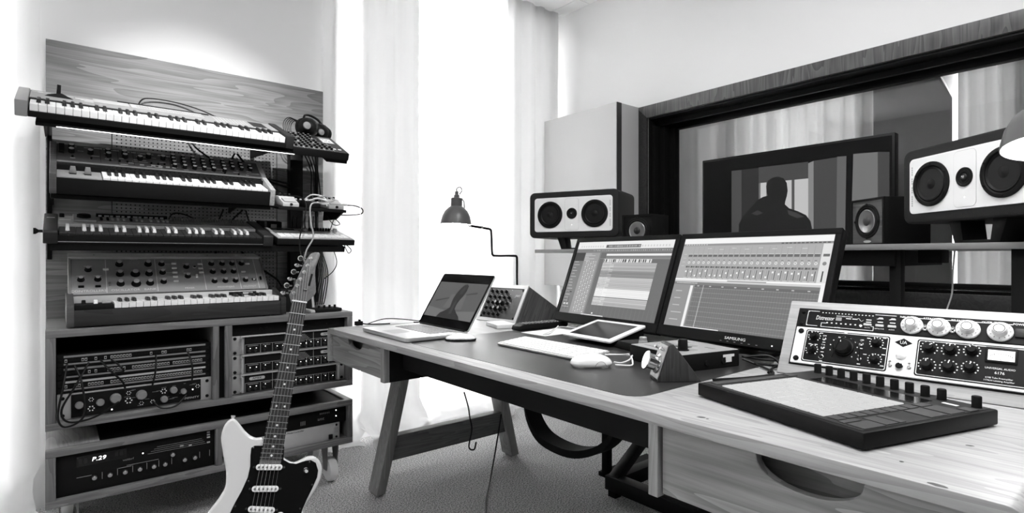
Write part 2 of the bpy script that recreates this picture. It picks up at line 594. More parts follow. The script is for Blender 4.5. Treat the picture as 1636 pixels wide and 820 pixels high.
# tall grey absorber with a cut corner, on the far wall of the next room
ap = thing('acoustic_panel', 'tall grey acoustic panel with a cut corner, seen through the control room glass', 'panel', (XF-0.09, 1.4, 0.72))
b = MB(); b.prism([(1.14, 0.72), (1.66, 0.72), (1.66, 2.62), (1.29, 2.62), (1.14, 2.26)], 'x', XF-0.09, XF-0.002)
b.build('absorber', 'grey_light', ap, bev=0.004, world=True)
b = MB(); b.prism([(1.125, 0.70), (1.14, 0.70), (1.14, 2.26), (1.29, 2.62), (1.275, 2.63), (1.125, 2.265)], 'x', XF-0.10, XF-0.002)
b.build('edge_strip', 'grey_light', ap, world=True)

# ---------------------------------------------------------------- fill light panels added in the unseen ceiling, above and behind the view
for n, (i, j, pw) in enumerate(((2, 3, 18), (3, 5, 17), (4, 3, 6), (6, 3, 8))):
    cx = 2.803-0.6*(i+1)+0.297; cy = 2.683-0.6*(j+1)+0.297
    t = thing('ceiling_fill_light', 'square fill light panel added in the ceiling out of view, %s' % ['over the desk', 'behind the camera', 'in front of the keyboards', 'by the left wall', 'over the keyboards'][n], 'ceiling light', (cx, cy, ZC), group='added ceiling fill panels')
    bb = MB()
    for s in (-1, 1):
        bb.box(s*0.297-0.012 if s > 0 else -0.297, 0.297 if s > 0 else -0.285, -0.297, 0.297, -0.004, 0.018)
        bb.box(-0.285, 0.285, 0.285 if s > 0 else -0.297, 0.297 if s > 0 else -0.285, -0.004, 0.018)
    bb.build('frame', 'white_plastic', t)
    MB().box(-0.285, 0.285, -0.285, 0.285, 0.006, 0.018).build('diffuser', 'white_plastic', t)
    ld = bpy.data.lights.new('fill_light_lamp', 'AREA')
    ld.shape = 'SQUARE'; ld.size = 0.56; ld.energy = pw
    lo = bpy.data.objects.new('fill_lamp', ld); col.objects.link(lo)
    lo.parent = t; lo.location = (0, 0, -0.006)
# recessed ceiling spot washing the keyboard wall
t = thing('ceiling_spot', 'small round ceiling spot above the picture, aimed at the oak panel', 'ceiling light', (0.56, 1.25, ZC))
MB().lathe([(0.05, -0.004), (0.05, 0.0), (0.036, 0.0), (0.034, -0.003), (0.05, -0.004)], 28).build('rim', 'white_plastic', t, smooth=True)
ld = bpy.data.lights.new('spot_lamp', 'SPOT'); ld.energy = 190; ld.spot_size = R(41); ld.spot_blend = 1.0; ld.shadow_soft_size = 0.03
lo = bpy.data.objects.new('spot_lamp', ld); col.objects.link(lo); lo.parent = t; lo.location = (0, 0, -0.012)
lo.rotation_euler = (Vector((0.50, 2.95, 1.39)) - Vector((0.56, 1.25, ZC))).to_track_quat('-Z', 'Y').to_euler()

# ---------------------------------------------------------------- oak wall panel with the pegboard field
wp = thing('wall_panel', 'large oak wall panel with a perforated centre, behind the keyboards', 'wall panel', (0.53, 2.98, 0))
def pboard(x0, x1, z0, z1):
    MB().box(x0, x1, 2.955, 2.995, z0, z1).build('board', 'oak_wall', wp, bev=0.0012, seg=1, world=True)
pboard(-0.038, 1.108, 1.602, 1.935)
pboard(-0.038, 0.180, 0.12, 1.599)
pboard(0.870, 1.108, 0.12, 1.599)
MB().box(0.183, 0.867, 2.956, 2.995, 0.12, 1.599).build('pegboard', 'oak_wall', wp, bev=0.0012, seg=1, world=True)
b = MB()
for i in range(40):
    for j in range(46):
        x = 0.199+i*0.0167; z = 0.86+j*0.0158
        M = Matrix.Translation((x, 2.9557, z)) @ Matrix.Rotation(R(90), 4, 'X')
        b.add([(0.0031*math.cos(k*math.pi/3), 0.0031*math.sin(k*math.pi/3), 0) for k in range(6)], [tuple(range(6))], M)
b.build('peg_holes', 'black_flat', wp, world=True, kind='stuff')
# ================================================================ keyboard wall
_kn = {}
def knob_mesh(r, h, body='black', cap='black', n=14, skirt=0.0):
    k = (r, h, body, cap, skirt)
    if k not in _kn:
        prof = [(r, 0), (r*0.96, h*0.85), (r*0.82, h), (0, h)]
        if skirt: prof = [(skirt, 0), (skirt, h*0.18), (r, h*0.25)] + prof[1:]
        me = MB().lathe(prof, n).mesh('knob', smooth=True, angle=40)
        me.materials.append(MT[body]); me.materials.append(MT[cap])
        for p in me.polygons:
            if p.center.z > h*0.97: p.material_index = 1
        _kn[k] = me
    return _kn[k]

def keys(root, x0, n, pitch, length, y0, z, first=0, wm='ivory_key', bm_='black_key', front=0.02, kh=0.012):
    wme = MB().box(0.0006, pitch-0.0006, 0, length, -front, 0).mesh('white_key', bev=0.0009, seg=1, smooth=False)
    bw = pitch*0.56
    bme = MB().add([(-bw/2,0,-0.002),(bw/2,0,-0.002),(bw/2,length*0.64,-0.002),(-bw/2,length*0.64,-0.002),
                    (-bw*0.36,0.008,kh),(bw*0.36,0.008,kh),(bw*0.36,length*0.64,kh),(-bw*0.36,length*0.64,kh)],
                   [(0,3,2,1),(4,5,6,7),(0,1,5,4),(1,2,6,5),(2,3,7,6),(3,0,4,7)]).mesh('black_key', bev=0.0012, seg=1, smooth=False)
    for i in range(n):
        place('white_key', wme, wm, root, (x0+i*pitch, y0, z))
        if (i+first) % 7 in (0, 1, 3, 4, 5) and i < n-1:
            place('black_key', bme, bm_, root, (x0+(i+1)*pitch, y0+length*0.36, z))

# ---- slotted wall rails and tier brackets
for (nm, lab, x, w, z0, z1, d) in (('wall_rail', 'thin black slotted rail at the left edge of the oak panel', -0.026, 0.016, 1.03, 1.62, 0.014),
                                   ('wall_rail', 'wide black cable trunking post right of the pegboard', 0.951, 0.064, 0.80, 1.62, 0.05),
                                   ('wall_rail', 'thin black slotted rail near the right edge of the oak panel', 1.070, 0.014, 0.80, 1.62, 0.014)):
    o = MB().box(x-w/2, x+w/2, 2.952-d, 2.952, z0, z1).build(nm, 'black_satin', None, bev=0.002)
    tag(o, lab, 'rail', 'black wall rails')

# ---------------------------------------------------------------- tier 1: long stage synthesizer
r = thing('synthesizer', 'long dark synthesizer with two grey end blocks on the topmost tier', 'synthesizer', (-0.113, 2.50, 1.520), (R(21), 0, 0), 'wall keyboards')
W, D = 0.918, 0.300
b = MB(); b.box(0.034, W-0.034, 0.004, D, 0, 0.020); b.box(0.034, W-0.034, 0.105, D, 0.02, 0.048)
b.build('case', 'charcoal', r, bev=0.0015)
for x in (0, W-0.034):
    MB().box(x, x+0.034, -0.002, D, -0.002, 0.054).build('end_block', 'panel_mid' if x == 0 else 'charcoal', r, bev=0.004)
MB().box(0.034, W-0.034, -0.001, 0.004, 0.0, 0.018).build('front_lip', 'black', r)
keys(r, 0.038, 36, 0.0234, 0.098, 0.004, 0.044, front=0.024)
MB().box(0.036, W-0.036, 0.118, D-0.006, 0.048, 0.0495).build('control_panel', 'panel_mid', r)
b = MB(); b.box(0.34, 0.60, 0.20, 0.285, 0.0495, 0.0515); b.box(0.22, 0.335, 0.205, 0.285, 0.0495, 0.0510)
b.build('button_strip', 'grey_light', r, bev=0.0004, seg=1)
b = MB(); b.box(0.30, 0.63, 0.286, 0.300, 0.0495, 0.054); b.build('ledge', 'charcoal', r)
b = MB(); b.add([(0.075, 0.19, 0.0495), (0.16, 0.185, 0.0495), (0.135, 0.25, 0.0495), (0.085, 0.25, 0.0495), (0.11, 0.20, 0.062), (0.125, 0.22, 0.062)],
                [(0,1,4),(1,2,5,4),(2,3,5),(3,0,4,5),(0,3,2,1)])
b.cyl((0.115, 0.215, 0.05), (0.117, 0.222, 0.092), 0.007, 0.006, 10)
b.build('joystick', 'rubber', r, smooth=True)
b = MB()
for k in range(4): b.box(0.235+k*0.0, 0.255, 0.15, 0.17, 0.0495, 0.0500)
b.box(0.19, 0.218, 0.145, 0.178, 0.0495, 0.056); b.build('slider_block', 'grey_light', r, bev=0.001, seg=1)
b = MB(); rr = random.Random(2)
for k in range(26):
    x = 0.36+k*0.0092; b.box(x, x+0.0065, 0.215, 0.226, 0.0515, 0.0522); b.box(x, x+0.0065, 0.245, 0.256, 0.0515, 0.0522)
b.build('buttons', 'panel_mid', r)
b = MB()
for k in range(10):
    x = 0.64+k*0.0135; b.box(x, x+0.006, 0.155+0.002*(k % 3), 0.265, 0.0495, 0.0499)
b.build('printed_chart', 'grey_light', r)
MB().box(0.785, 0.845, 0.15, 0.27, 0.0495, 0.0502).build('dark_field', 'charcoal', r)
b = MB()
for (x0, x1, y0, y1) in ((0.055, 0.10, 0.255, 0.262), (0.13, 0.16, 0.250, 0.256), (0.165, 0.25, 0.232, 0.243), (0.18, 0.25, 0.213, 0.219), (0.04, 0.07, 0.268, 0.273)):
    b.box(x0, x1, y0, y1, 0.0495, 0.0499)
b.build('printed_marks', 'white_mark', r)
# tray, its bracket arms and the LED bar under it
t = thing('keyboard_tray', 'black metal tray carrying the topmost synthesizer, light bar under its edge', 'shelf', (-0.06, 2.52, 1.512), (R(21), 0, 0), 'keyboard trays')
MB().box(0, 0.868, 0.0, 0.27, -0.016, -0.003).build('tray', 'black', t, bev=0.002)
for x in (0.02, 0.80):
    MB().prism([(0.27, -0.016), (0.05, -0.016), (0.27, -0.09), (0.43, -0.14), (0.43, -0.016)], 'x', x, x+0.008).build('bracket', 'black', t)
for x in (0.10, 0.45): MB().cyl((x, 0.03, -0.016), (x, 0.03, -0.022), 0.008, None, 10).build('foot', 'rubber', t)
o = MB().box(-0.004, 0.815, 2.516, 2.520, 1.4980, 1.4997).build('led_bar', 'led_bar'); tag(o, 'thin glowing light bar under the topmost synthesizer', 'light bar')

# ---------------------------------------------------------------- tier 2: analogue polysynth
r = thing('synthesizer', 'analogue synthesizer with rows of black knobs and wooden end cheeks on the second tier', 'synthesizer', (-0.023, 2.50, 1.262), (R(18), 0, 0), 'wall keyboards')
W = 0.747
for x in (0, W-0.020):
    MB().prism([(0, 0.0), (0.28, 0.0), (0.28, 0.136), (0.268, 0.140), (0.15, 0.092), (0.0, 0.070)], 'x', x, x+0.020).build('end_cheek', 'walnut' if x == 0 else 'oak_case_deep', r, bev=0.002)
MB().box(0.020, W-0.020, 0, 0.014, 0, 0.058).build('front_board', 'black', r, bev=0.001)
MB().box(0.020, W-0.020, 0.014, 0.275, 0, 0.030).build('case', 'black', r)
keys(r, 0.150, 26, 0.0219, 0.115, 0.012, 0.066, first=3, front=0.012)
MB().box(0.020, 0.148, 0.004, 0.125, 0.03, 0.062).build('wheel_block', 'panel_mid', r, bev=0.001)
for x in (0.065, 0.108):
    MB().box(x-0.010, x+0.010, 0.055, 0.085, 0.062, 0.064).build('lever_slot', 'black', r)
    MB().prism([(x-0.011, 0.064), (x+0.011, 0.064), (x+0.007, 0.088), (x-0.007, 0.088)], 'y', 0.062, 0.078).build('bend_lever', 'grey_mid', r, bev=0.001)
# sloped control panel: local frame (u right, v up the slope)
pa = math.atan2(0.060, 0.140)
PM = Matrix.Translation((0.020, 0.150, 0.086)) @ Matrix.Rotation(pa, 4, 'X')
b = MB(); b.box(0, W-0.04, 0, 0.124, -0.006, 0, PM); b.build('control_panel', 'panel_t2', r, bev=0.001, seg=1)
b = MB(); b.box(0.02, W-0.02, 0.125, 0.150, 0.03, 0.080); b.build('key_slip', 'black', r)
MB().box(0, W-0.04, 0.0, 0.010, 0, 0.002, PM).build('edge_trim', 'grey_mid', r)
def on(M, u, v, w=0.0): return tuple(M @ Vector((u, v*0.80, w)))
kme = knob_mesh(0.0098, 0.018, 'black', 'cap_light', 14)
for (u, v) in ((0.043, 0.125), (0.043, 0.090), (0.100, 0.092), (0.155, 0.115), (0.156, 0.082), (0.208, 0.115), (0.209, 0.085), (0.258, 0.080), (0.288, 0.106), (0.338, 0.103)):
    place('knob', kme, 'black', r, on(PM, u, v), (pa, 0, 0))
kme2 = knob_mesh(0.0086, 0.016, 'black', 'cap_light', 12)
for c in range(9):
    for q in range(4 if c < 6 else 3):
        if c == 8 and q == 0: continue
        place('knob', kme2, 'black', r, on(PM, 0.375+c*0.036+(0.006 if c > 4 else 0), 0.130-q*0.030), (pa, 0, 0))
sme = MB().box(-0.007, 0.007, -0.003, 0.003, 0, 0.003).mesh('switch')
for u in (0.262, 0.300, 0.325, 0.350, 0.372):
    place('switch', sme, 'grey_light', r, on(PM, u, 0.030), (pa, 0, 0))
bme = MB().lathe([(0.0035, 0), (0.0035, 0.006), (0, 0.006)], 8).mesh('button')
for (u, v) in ((0.046, 0.052), (0.102, 0.048), (0.160, 0.045), (0.190, 0.045), (0.215, 0.045), (0.295, 0.052), (0.318, 0.050), (0.340, 0.052), (0.56, 0.02), (0.615, 0.02)):
    place('button', bme, 'black', r, on(PM, u, v), (pa, 0, 0))
b = MB(); rr = random.Random(5)
for k in range(70):
    u = rr.uniform(0.03, 0.68); v = rr.choice([0.018, 0.032, 0.046, 0.058, 0.084, 0.110])
    b.box(u, u+rr.uniform(0.008, 0.026), v, v+0.0016, 0, 0.0004, PM)
for k in range(9):
    b.box(0.112+k*0.030, 0.112+k*0.030+rr.uniform(0.012, 0.026), 0.112-0.001*k, 0.116-0.001*k, 0, 0.0004, PM)
b.build('printed_marks', 'white_mark', r)
b = MB()
for u in (0.13, 0.185, 0.236, 0.36, 0.40, 0.52): b.box(u, u+0.0012, 0.020, 0.120, 0, 0.0004, PM)
b.build('panel_lines', 'black', r)
MB().box(0.006, 0.022, 0.060, 0.112, 0, 0.010, PM).build('side_port', 'black', r)
t = thing('keyboard_tray', 'black tray under the knobbed synthesizer and the pedals on the second tier', 'shelf', (-0.02, 2.50, 1.255), (R(18), 0, 0), 'keyboard trays')
MB().box(0.0, 0.735, 0.02, 0.30, -0.016, 0.0).build('tray', 'black', t, bev=0.002)
for x in (0.0, 0.66): MB().prism([(0.30, -0.016), (0.06, -0.016), (0.30, -0.08), (0.43, -0.14), (0.43, -0.016)], 'x', x, x+0.008).build('bracket', 'black', t)

# ---------------------------------------------------------------- tier 3: organ keyboard with reversed colours
r = thing('organ_keyboard', 'black organ keyboard with dark naturals and pale sharps on the third tier', 'keyboard', (-0.040, 2.50, 1.088), (R(14), 0, 0), 'wall keyboards')
W = 0.757
for x in (0, W-0.040):
    MB().prism([(-0.006, 0.0), (0.29, 0.0), (0.29, 0.052), (0.0, 0.047), (-0.006, 0.040)], 'x', x, x+0.040).build('end_block', 'charcoal', r, bev=0.003)
MB().box(0.04, W-0.04, 0.0, 0.29, 0, 0.020).build('case', 'black', r)
MB().box(0.04, W-0.04, -0.002, 0.006, 0.0, 0.030).build('front_rail', 'black_satin', r, bev=0.001)
MB().box(0.04, W-0.04, -0.0035, -0.001, 0.006, 0.0085).build('trim_strip', 'steel', r)
keys(r, 0.043, 28, 0.0240, 0.115, 0.008, 0.036, first=1, wm='charcoal', bm_='grey_light', front=0.014, kh=0.013)
MB().box(0.04, W-0.04, 0.125, 0.29, 0.02, 0.046).build('control_panel', 'panel_mid', r, bev=0.001)
MB().box(0.085, 0.155, 0.17, 0.285, 0.046, 0.054).build('dial_plate', 'silver', r, bev=0.002)
place('dial', knob_mesh(0.022, 0.012, 'black', 'black', 20), 'black', r, (0.118, 0.225, 0.054))
MB().box(0.158, 0.40, 0.165, 0.27, 0.046, 0.049).build('tab_panel', 'silver', r, bev=0.001)
tme = MB().box(-0.004, 0.004, -0.018, 0.018, 0, 0.007).mesh('tab_switch', bev=0.001, seg=1)
for k, u in enumerate((0.172, 0.192, 0.207, 0.225, 0.244, 0.268, 0.286, 0.303, 0.335, 0.360, 0.378, 0.392)):
    place('tab_switch', tme, ('black', 'ivory_key')[k > 1 and k != 5], r, (u, 0.215, 0.049))
MB().box(0.158, 0.40, 0.272, 0.288, 0.046, 0.060).build('rear_ledge', 'black', r)
b = MB(); rr = random.Random(8)
for k in range(12): b.box(0.165+k*0.019, 0.165+k*0.019+rr.uniform(0.009, 0.016), 0.2705, 0.2715, 0.050, 0.056)
b.build('printed_marks', 'white_mark', r)
MB().box(0.402, 0.70, 0.16, 0.265, 0.046, 0.0475).build('legend_plate', 'grey_light', r)
b = MB()
for k in range(24):
    x = 0.412+k*0.012; b.box(x, x+0.0085, 0.175, 0.184, 0.0475, 0.0480); b.box(x, x+0.0085, 0.20, 0.212, 0.0475, 0.0480)
b.build('legend_marks', 'panel_mid', r)
b = MB()
for k in range(30):
    x = 0.41+k*0.0098; b.box(x, x+0.006, 0.245, 0.275, 0.046, 0.058)
b.build('drawbars', 'panel_mid', r)
MB().lathe([(0.005, 0), (0.005, 0.012), (0.011, 0.02), (0.011, 0.026), (0, 0.026)], 14, Matrix.Translation((0, 0.06, 0.03)) @ Matrix.Rotation(R(-90), 4, 'Y')).build('side_knob', 'black', r, smooth=True)
place('lamp_knob', knob_mesh(0.008, 0.014), 'black', r, (0.052, 0.255, 0.046))
b = MB(); b.box(0.008, 0.032, 0.20, 0.207, 0.0525, 0.053); b.box(0.044, 0.078, 0.20, 0.207, 0.046, 0.0465); b.build('printed_marks', 'white_mark', r)
t = thing('keyboard_tray', 'black tray under the organ keyboard on the third tier', 'shelf', (-0.02, 2.50, 1.080), (R(14), 0, 0), 'keyboard trays')
MB().box(0.0, 1.07, 0.02, 0.28, -0.022, 0.004).build('tray', 'black', t, bev=0.002)
MB().box(0.0, 1.05, 0.006, 0.024, -0.016, 0.008).build('front_rail', 'black_satin', t)
for x in (0.0, 0.66, 1.04): MB().prism([(0.28, -0.022), (0.06, -0.022), (0.28, -0.08), (0.44, -0.12), (0.44, -0.022)], 'x', x, x+0.008).build('bracket', 'black', t)

# drum machine on the right of tier 3
r = thing('drum_machine', 'silver drum machine with two rows of pads right of the organ keyboard', 'drum machine', (0.733, 2.492, 1.094), (R(14), 0, 0))
W = 0.352; D = 0.228
MB().box(0, W, 0, D, 0, 0.026).build('case', 'black', r, bev=0.003)
MB().box(0.003, W-0.003, 0.004, D-0.003, 0.026, 0.030).build('face', 'silver', r, bev=0.001)
MB().box(0.018, 0.135, 0.150, 0.205, 0.030, 0.0315).build('display_bezel', 'grey_light', r)
MB().box(0.022, 0.128, 0.170, 0.198, 0.0315, 0.032).build('display', 'black_gloss', r)
pme = MB().box(0, 0.0255, 0, 0.026, 0, 0.004).mesh('pad', bev=0.001, seg=1)
for i in range(11):
    for j in range(2): place('pad', pme, 'white_plastic', r, (0.020+i*0.0285, 0.024+j*0.036, 0.030))
MB().box(0.010, W-0.010, 0.016, 0.094, 0.030, 0.0305).build('pad_field', 'grey_light', r)
kk = knob_mesh(0.0062, 0.014, 'black', 'black', 10)
for i in range(8): place('knob', kk, 'black', r, (0.198+i*0.0135, 0.182, 0.030))
place('data_wheel', knob_mesh(0.013, 0.012, 'grey_mid', 'grey_mid', 18), 'grey_mid', r, (0.175, 0.175, 0.030))
place('volume_knob', knob_mesh(0.010, 0.014, 'grey_light', 'grey_light', 16), 'grey_light', r, (0.322, 0.182, 0.030))
b = MB()
for i in range(20): b.box(0.022+i*0.0155, 0.030+i*0.0155, 0.108, 0.111, 0.030, 0.0304)
for i in range(6): b.box(0.145+(i % 3)*0.009, 0.150+(i % 3)*0.009, 0.150+(i//3)*0.02, 0.158+(i//3)*0.02, 0.030, 0.0315)
b.build('printed_marks', 'charcoal', r)

# ---------------------------------------------------------------- tier 1 right: box synth with many knobs + headphones
r = thing('drum_synth', 'black slanted box with dense rows of small knobs beside the topmost synthesizer', 'drum synthesizer', (0.815, 2.545, 1.502), (R(26), 0, 0))
W = 0.262; D = 0.262
MB().box(0, W, 0, D, 0, 0.034).build('case', 'black', r, bev=0.003)
MB().box(0.004, W-0.004, 0.004, D-0.004, 0.034, 0.0352).build('face', 'charcoal', r)
MB().box(0.165, W+0.004, 0.02, 0.24, -0.022, 0.0).build('under_shelf', 'black', r, bev=0.002)
kk = knob_mesh(0.0062, 0.013, 'black', 'grey_mid', 10, skirt=0.0075)
rg = MB().lathe([(0.0085, 0), (0.0098, 0), (0.0098, 0.0005), (0.0085, 0.0005), (0.0085, 0)], 12).mesh('scale_ring')
for i in range(8):
    for j in range(8):
        if i > 5 and j > 4: continue
        if (i*3+j*5) % 9 == 4: continue
        x = 0.018+i*0.0235; y = 0.026+j*0.029
        if x > 0.158 and y > 0.11: continue
        place('knob', kk, 'black', r, (x, y, 0.0352)); place('scale_ring', rg, 'white_mark', r, (x, y, 0.0352))
MB().box(0.180, 0.240, 0.140, 0.236, 0.0352, 0.037).build('display_bezel', 'grey_mid', r)
MB().box(0.184, 0.236, 0.145, 0.210, 0.037, 0.0376).build('display', 'white_mark', r)
b = MB()
for (x, y, q) in ((0.195, 0.19, 0.006), (0.205, 0.175, 0.008), (0.22, 0.165, 0.007), (0.215, 0.19, 0.004), (0.225, 0.185, 0.004), (0.194, 0.16, 0.003)): b.lathe([(q, 0.0376), (q, 0.0380), (0, 0.038)], 10, Matrix.Translation((x, y, 0)))
b.build('display_shapes', 'panel_mid', r)
b = MB()
for x in (0.196, 0.222): b.box(x, x+0.014, 0.040, 0.052, 0.0352, 0.038)
b.build('buttons', 'white_mark', r)
b = MB()
for i in range(1, 5): b.box(0.006+i*0.047-0.0006, 0.006+i*0.047+0.0006, 0.01, 0.25, 0.0352, 0.0356)
for j in (0.07, 0.13, 0.19): b.box(0.008, 0.165, j, j+0.0012, 0.0352, 0.0356)
b.build('panel_lines', 'white_mark', r)

r = thing('headphones', 'black over-ear headphones with a coiled cable lying behind the knob box', 'headphones', (0.985, 2.84, 1.612))
def cup(cx, cy, cz, rad, ang, tilt):
    M = Matrix.Translation((cx, cy, cz)) @ Matrix.Rotation(R(ang), 4, 'Z') @ Matrix.Rotation(R(tilt), 4, 'X')
    MB().lathe([(0.0, 0.062), (rad*0.35, 0.060), (rad*0.75, 0.045), (rad*0.95, 0.022), (rad, 0.0), (rad*0.9, -0.012), (0, -0.012)], 24, M).build('ear_cup', 'black_satin', r, smooth=True, angle=60)
    MB().lathe([(rad*0.45, -0.014), (rad*0.62, -0.030), (rad*0.9, -0.034), (rad*0.95, -0.014)], 20, M).build('ear_pad', 'rubber', r, smooth=True, angle=60)
    return M
M = cup(-0.010, -0.02, 0.085, 0.050, 20, 100)
MB().lathe([(0.0, 0.0), (0.019, 0.0), (0.017, 0.006), (0, 0.008)], 18, Matrix.Translation((-0.035, -0.092, 0.078)) @ Matrix.Rotation(R(90), 4, 'X')).build('cup_badge', 'grey_mid', r, smooth=True)
cup(0.075, 0.02, 0.075, 0.048, -60, 80)
MB().lathe([(0.0, 0.0), (0.016, 0.0), (0.014, 0.006), (0, 0.008)], 18, Matrix.Translation((0.052, -0.05, 0.065)) @ Matrix.Rotation(R(90), 4, 'X')).build('cup_badge', 'grey_mid', r, smooth=True)
MB().tube([(-0.02, 0.0, 0.12), (-0.005, 0.03, 0.155), (0.03, 0.05, 0.165), (0.07, 0.05, 0.150), (0.095, 0.04, 0.115)], 0.006, 8).build('headband', 'black_satin', r, smooth=True)
b = MB()
for k in range(5):
    q = 0.018*k; pts = []
    for a in range(0, 361, 30):
        pts.append((-0.090+0.012*k+0.036*math.cos(R(a)), -0.02+0.018*math.sin(R(a))*0.6+0.01*k, 0.075+0.050*math.sin(R(a))))
    b.tube(pts, 0.0022, 5, 3)
b.build('coiled_cable', 'cable_black', r, smooth=True)

# ---------------------------------------------------------------- tier 2 right: pedal shelf
t = thing('pedal_shelf', 'black shelf with guitar pedals right of the knobbed synthesizer', 'shelf', (0.73, 2.50, 1.248), (R(8), 0, 0))
MB().box(0.012, 0.318, 0, 0.26, 0, 0.012).build('shelf_board', 'black', t, bev=0.001)
MB().prism([(0.02, 0.0), (0.26, 0.0), (0.26, -0.06), (0.10, -0.04)], 'x', 0.306, 0.314).build('bracket', 'black', t)
def pedal(x, y, z, rz, label, w=0.070, d=0.120, h=0.042, m='grey_light'):
    r = thing('effects_pedal', label, 'pedal', (x, y, z), (R(8), 0, rz), 'compact effects pedals')
    MB().prism([(0, 0), (d, 0), (d, h), (d*0.58, h), (d*0.50, h*0.78), (0, h*0.42)], 'x', -w/2, w/2).build('case', m, r, bev=0.003)
    MB().box(-w*0.40, w*0.40, 0.006, d*0.46, 0, 0.006, Matrix.Translation((0, 0, h*0.43)) @ Matrix.Rotation(R(14), 4, 'X')).build('treadle', m, r, bev=0.002)
    MB().cyl((0, -0.001, h*0.26), (0, -0.009, h*0.26), 0.006, 0.005, 10).build('treadle_screw', 'black', r)
    for k in (-1, 0, 1): place('knob', knob_mesh(0.006, 0.012, 'black', 'grey_light', 10), 'black', r, (k*0.02, d*0.80, h))
    MB().box(-w*0.38, w*0.38, d*0.60, d*0.68, h, h+0.0006).build('name_strip', 'panel_mid', r)
    return r
pedal(0.795, 2.500, 1.262, 0, 'pale grey effects pedal at the right end of the knobbed synthesizer')
pedal(1.005, 2.510, 1.263, 0, 'pale grey effects pedal at the right end of the shelf, plug in its side')
o = thing('power_supply', 'flat black pedal power box lying behind the pale pedals', 'power supply', (0.88, 2.66, 1.284), (R(8), 0, 0.1))
MB().box(-0.06, 0.07, -0.04, 0.04, 0, 0.028).build('case', 'black', o, bev=0.003)
for k in range(5): place('socket', knob_mesh(0.005, 0.006, 'grey_light', 'black', 10), 'black', o, (-0.045+k*0.022, -0.02, 0.028))
o = thing('effects_pedal', 'black mini pedal with two silver rims between the pale pedals', 'pedal', (0.905, 2.53, 1.264), (R(8), 0, 0), 'compact effects pedals')
MB().box(-0.032, 0.032, 0, 0.09, 0, 0.030).build('case', 'black', o, bev=0.003)
for x in (-0.014, 0.014): place('knob', knob_mesh(0.009, 0.010, 'grey_light', 'panel_mid', 14), 'black', o, (x, 0.06, 0.030))
o = thing('plug_box', 'small black junction box behind the drum machine', 'adapter', (0.79, 2.745, 1.165), (R(8), 0, 0))
MB().box(-0.07, 0.03, -0.03, 0.03, 0, 0.045).build('case', 'black', o, bev=0.003)
MB().box(-0.02, 0.005, -0.034, -0.03, 0.012, 0.034).build('socket', 'grey_light', o)
# ---------------------------------------------------------------- tier 4: wooden-cased monosynth on the cabinet
r = thing('synthesizer', 'wooden-cased synthesizer with a tilted knob panel standing on the rack cabinet', 'synthesizer', (0.023, 2.480, 0.795), group='wall keyboards')
W = 0.745
for x in (0, W-0.022):
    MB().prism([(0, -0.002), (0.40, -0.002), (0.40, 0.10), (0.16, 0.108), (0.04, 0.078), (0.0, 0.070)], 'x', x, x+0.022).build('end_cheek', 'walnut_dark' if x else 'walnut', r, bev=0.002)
MB().box(0.022, W-0.022, 0.002, 0.020, -0.002, 0.056).build('front_board', 'walnut_dark', r, bev=0.001)
MB().box(0.022, W-0.022, 0.020, 0.40, 0, 0.050).build('case', 'walnut_dark', r)
for x in (0.07, W-0.09): MB().box(x, x+0.025, 0.01, 0.03, -0.006, 0.0).build('foot', 'rubber', r)
MB().box(0.024, 0.135, 0.004, 0.125, 0.05, 0.074).build('wheel_block', 'black', r, bev=0.002)
for (x, m_) in ((0.050, 'black'), (0.085, 'white_plastic')):
    MB().lathe([(0.018, -0.006), (0.020, -0.004), (0.020, 0.004), (0.018, 0.006)], 20, Matrix.Translation((x, 0.075, 0.068)) @ Matrix.Rotation(R(90), 4, 'Y')).build('wheel', m_, r, smooth=True)
MB().box(0.104, 0.130, 0.06, 0.09, 0.074, 0.082).build('wheel_guard', 'grey_light', r, bev=0.001)
keys(r, 0.137, 26, 0.0223, 0.120, 0.006, 0.078, first=3, front=0.020)
MB().box(0.022, W-0.022, 0.125, 0.165, 0.05, 0.098).build('shelf_strip', 'grey_light', r, bev=0.001)
MB().box(0.545, 0.655, 0.1235, 0.1255, 0.082, 0.095).build('name_plate', 'black', r)
MB().box(0.60, 0.64, 0.1225, 0.124, 0.085, 0.092).build('name_plate_mark', 'grey_light', r)
pa = math.atan2(0.133, 0.118)
PL = math.hypot(0.133, 0.118)
PM = Matrix.Translation((0.016, 0.160, 0.104)) @ Matrix.Rotation(pa, 4, 'X')
PW = 0.690
MB().box(0, PW, 0, PL, -0.05, 0.0, PM).build('control_panel', 'panel_t4', r, bev=0.001, seg=1)
for x in (-0.008, PW): MB().box(x, x+0.008, -0.004, PL+0.004, -0.06, 0.004, PM).build('panel_edge', 'aluminium', r)
MB().prism([(0.278, 0.238), (0.274, 0.246), (0.40, 0.262), (0.40, 0.05), (0.30, 0.05), (0.30, 0.22)], 'x', 0.008, PW+0.024).build('hood', 'grey_light', r, bev=0.001)
scr = MB().cyl((0, 0, 0), (0, 0.001, 0), 0.003, None, 8).mesh('screw')
for x in (0.09, 0.33, 0.50, 0.66): place('screw', scr, 'black', r, (x, 0.33, 0.254), (R(-80), 0, 0))
def pp(u, v, w=0.0): return tuple(PM @ Vector((u*PW, v*PL, w)))
kb = knob_mesh(0.0105, 0.020, 'black', 'cap_light', 16, skirt=0.0135)
ks = knob_mesh(0.0090, 0.018, 'black', 'cap_light', 16, skirt=0.0115)
kl = knob_mesh(0.0125, 0.020, 'black', 'cap_light', 18, skirt=0.0165)
K = [(0.076, .68), (0.043, .40), (0.118, .40)]
K += [(0.433, .83), (0.433, .57), (0.433, .29), (0.563, .74), (0.563, .44)]
K += [(u, v) for u in (0.705, 0.767, 0.826) for v in (.83, .57, .27)] + [(0.883, .83), (0.886, .28)]
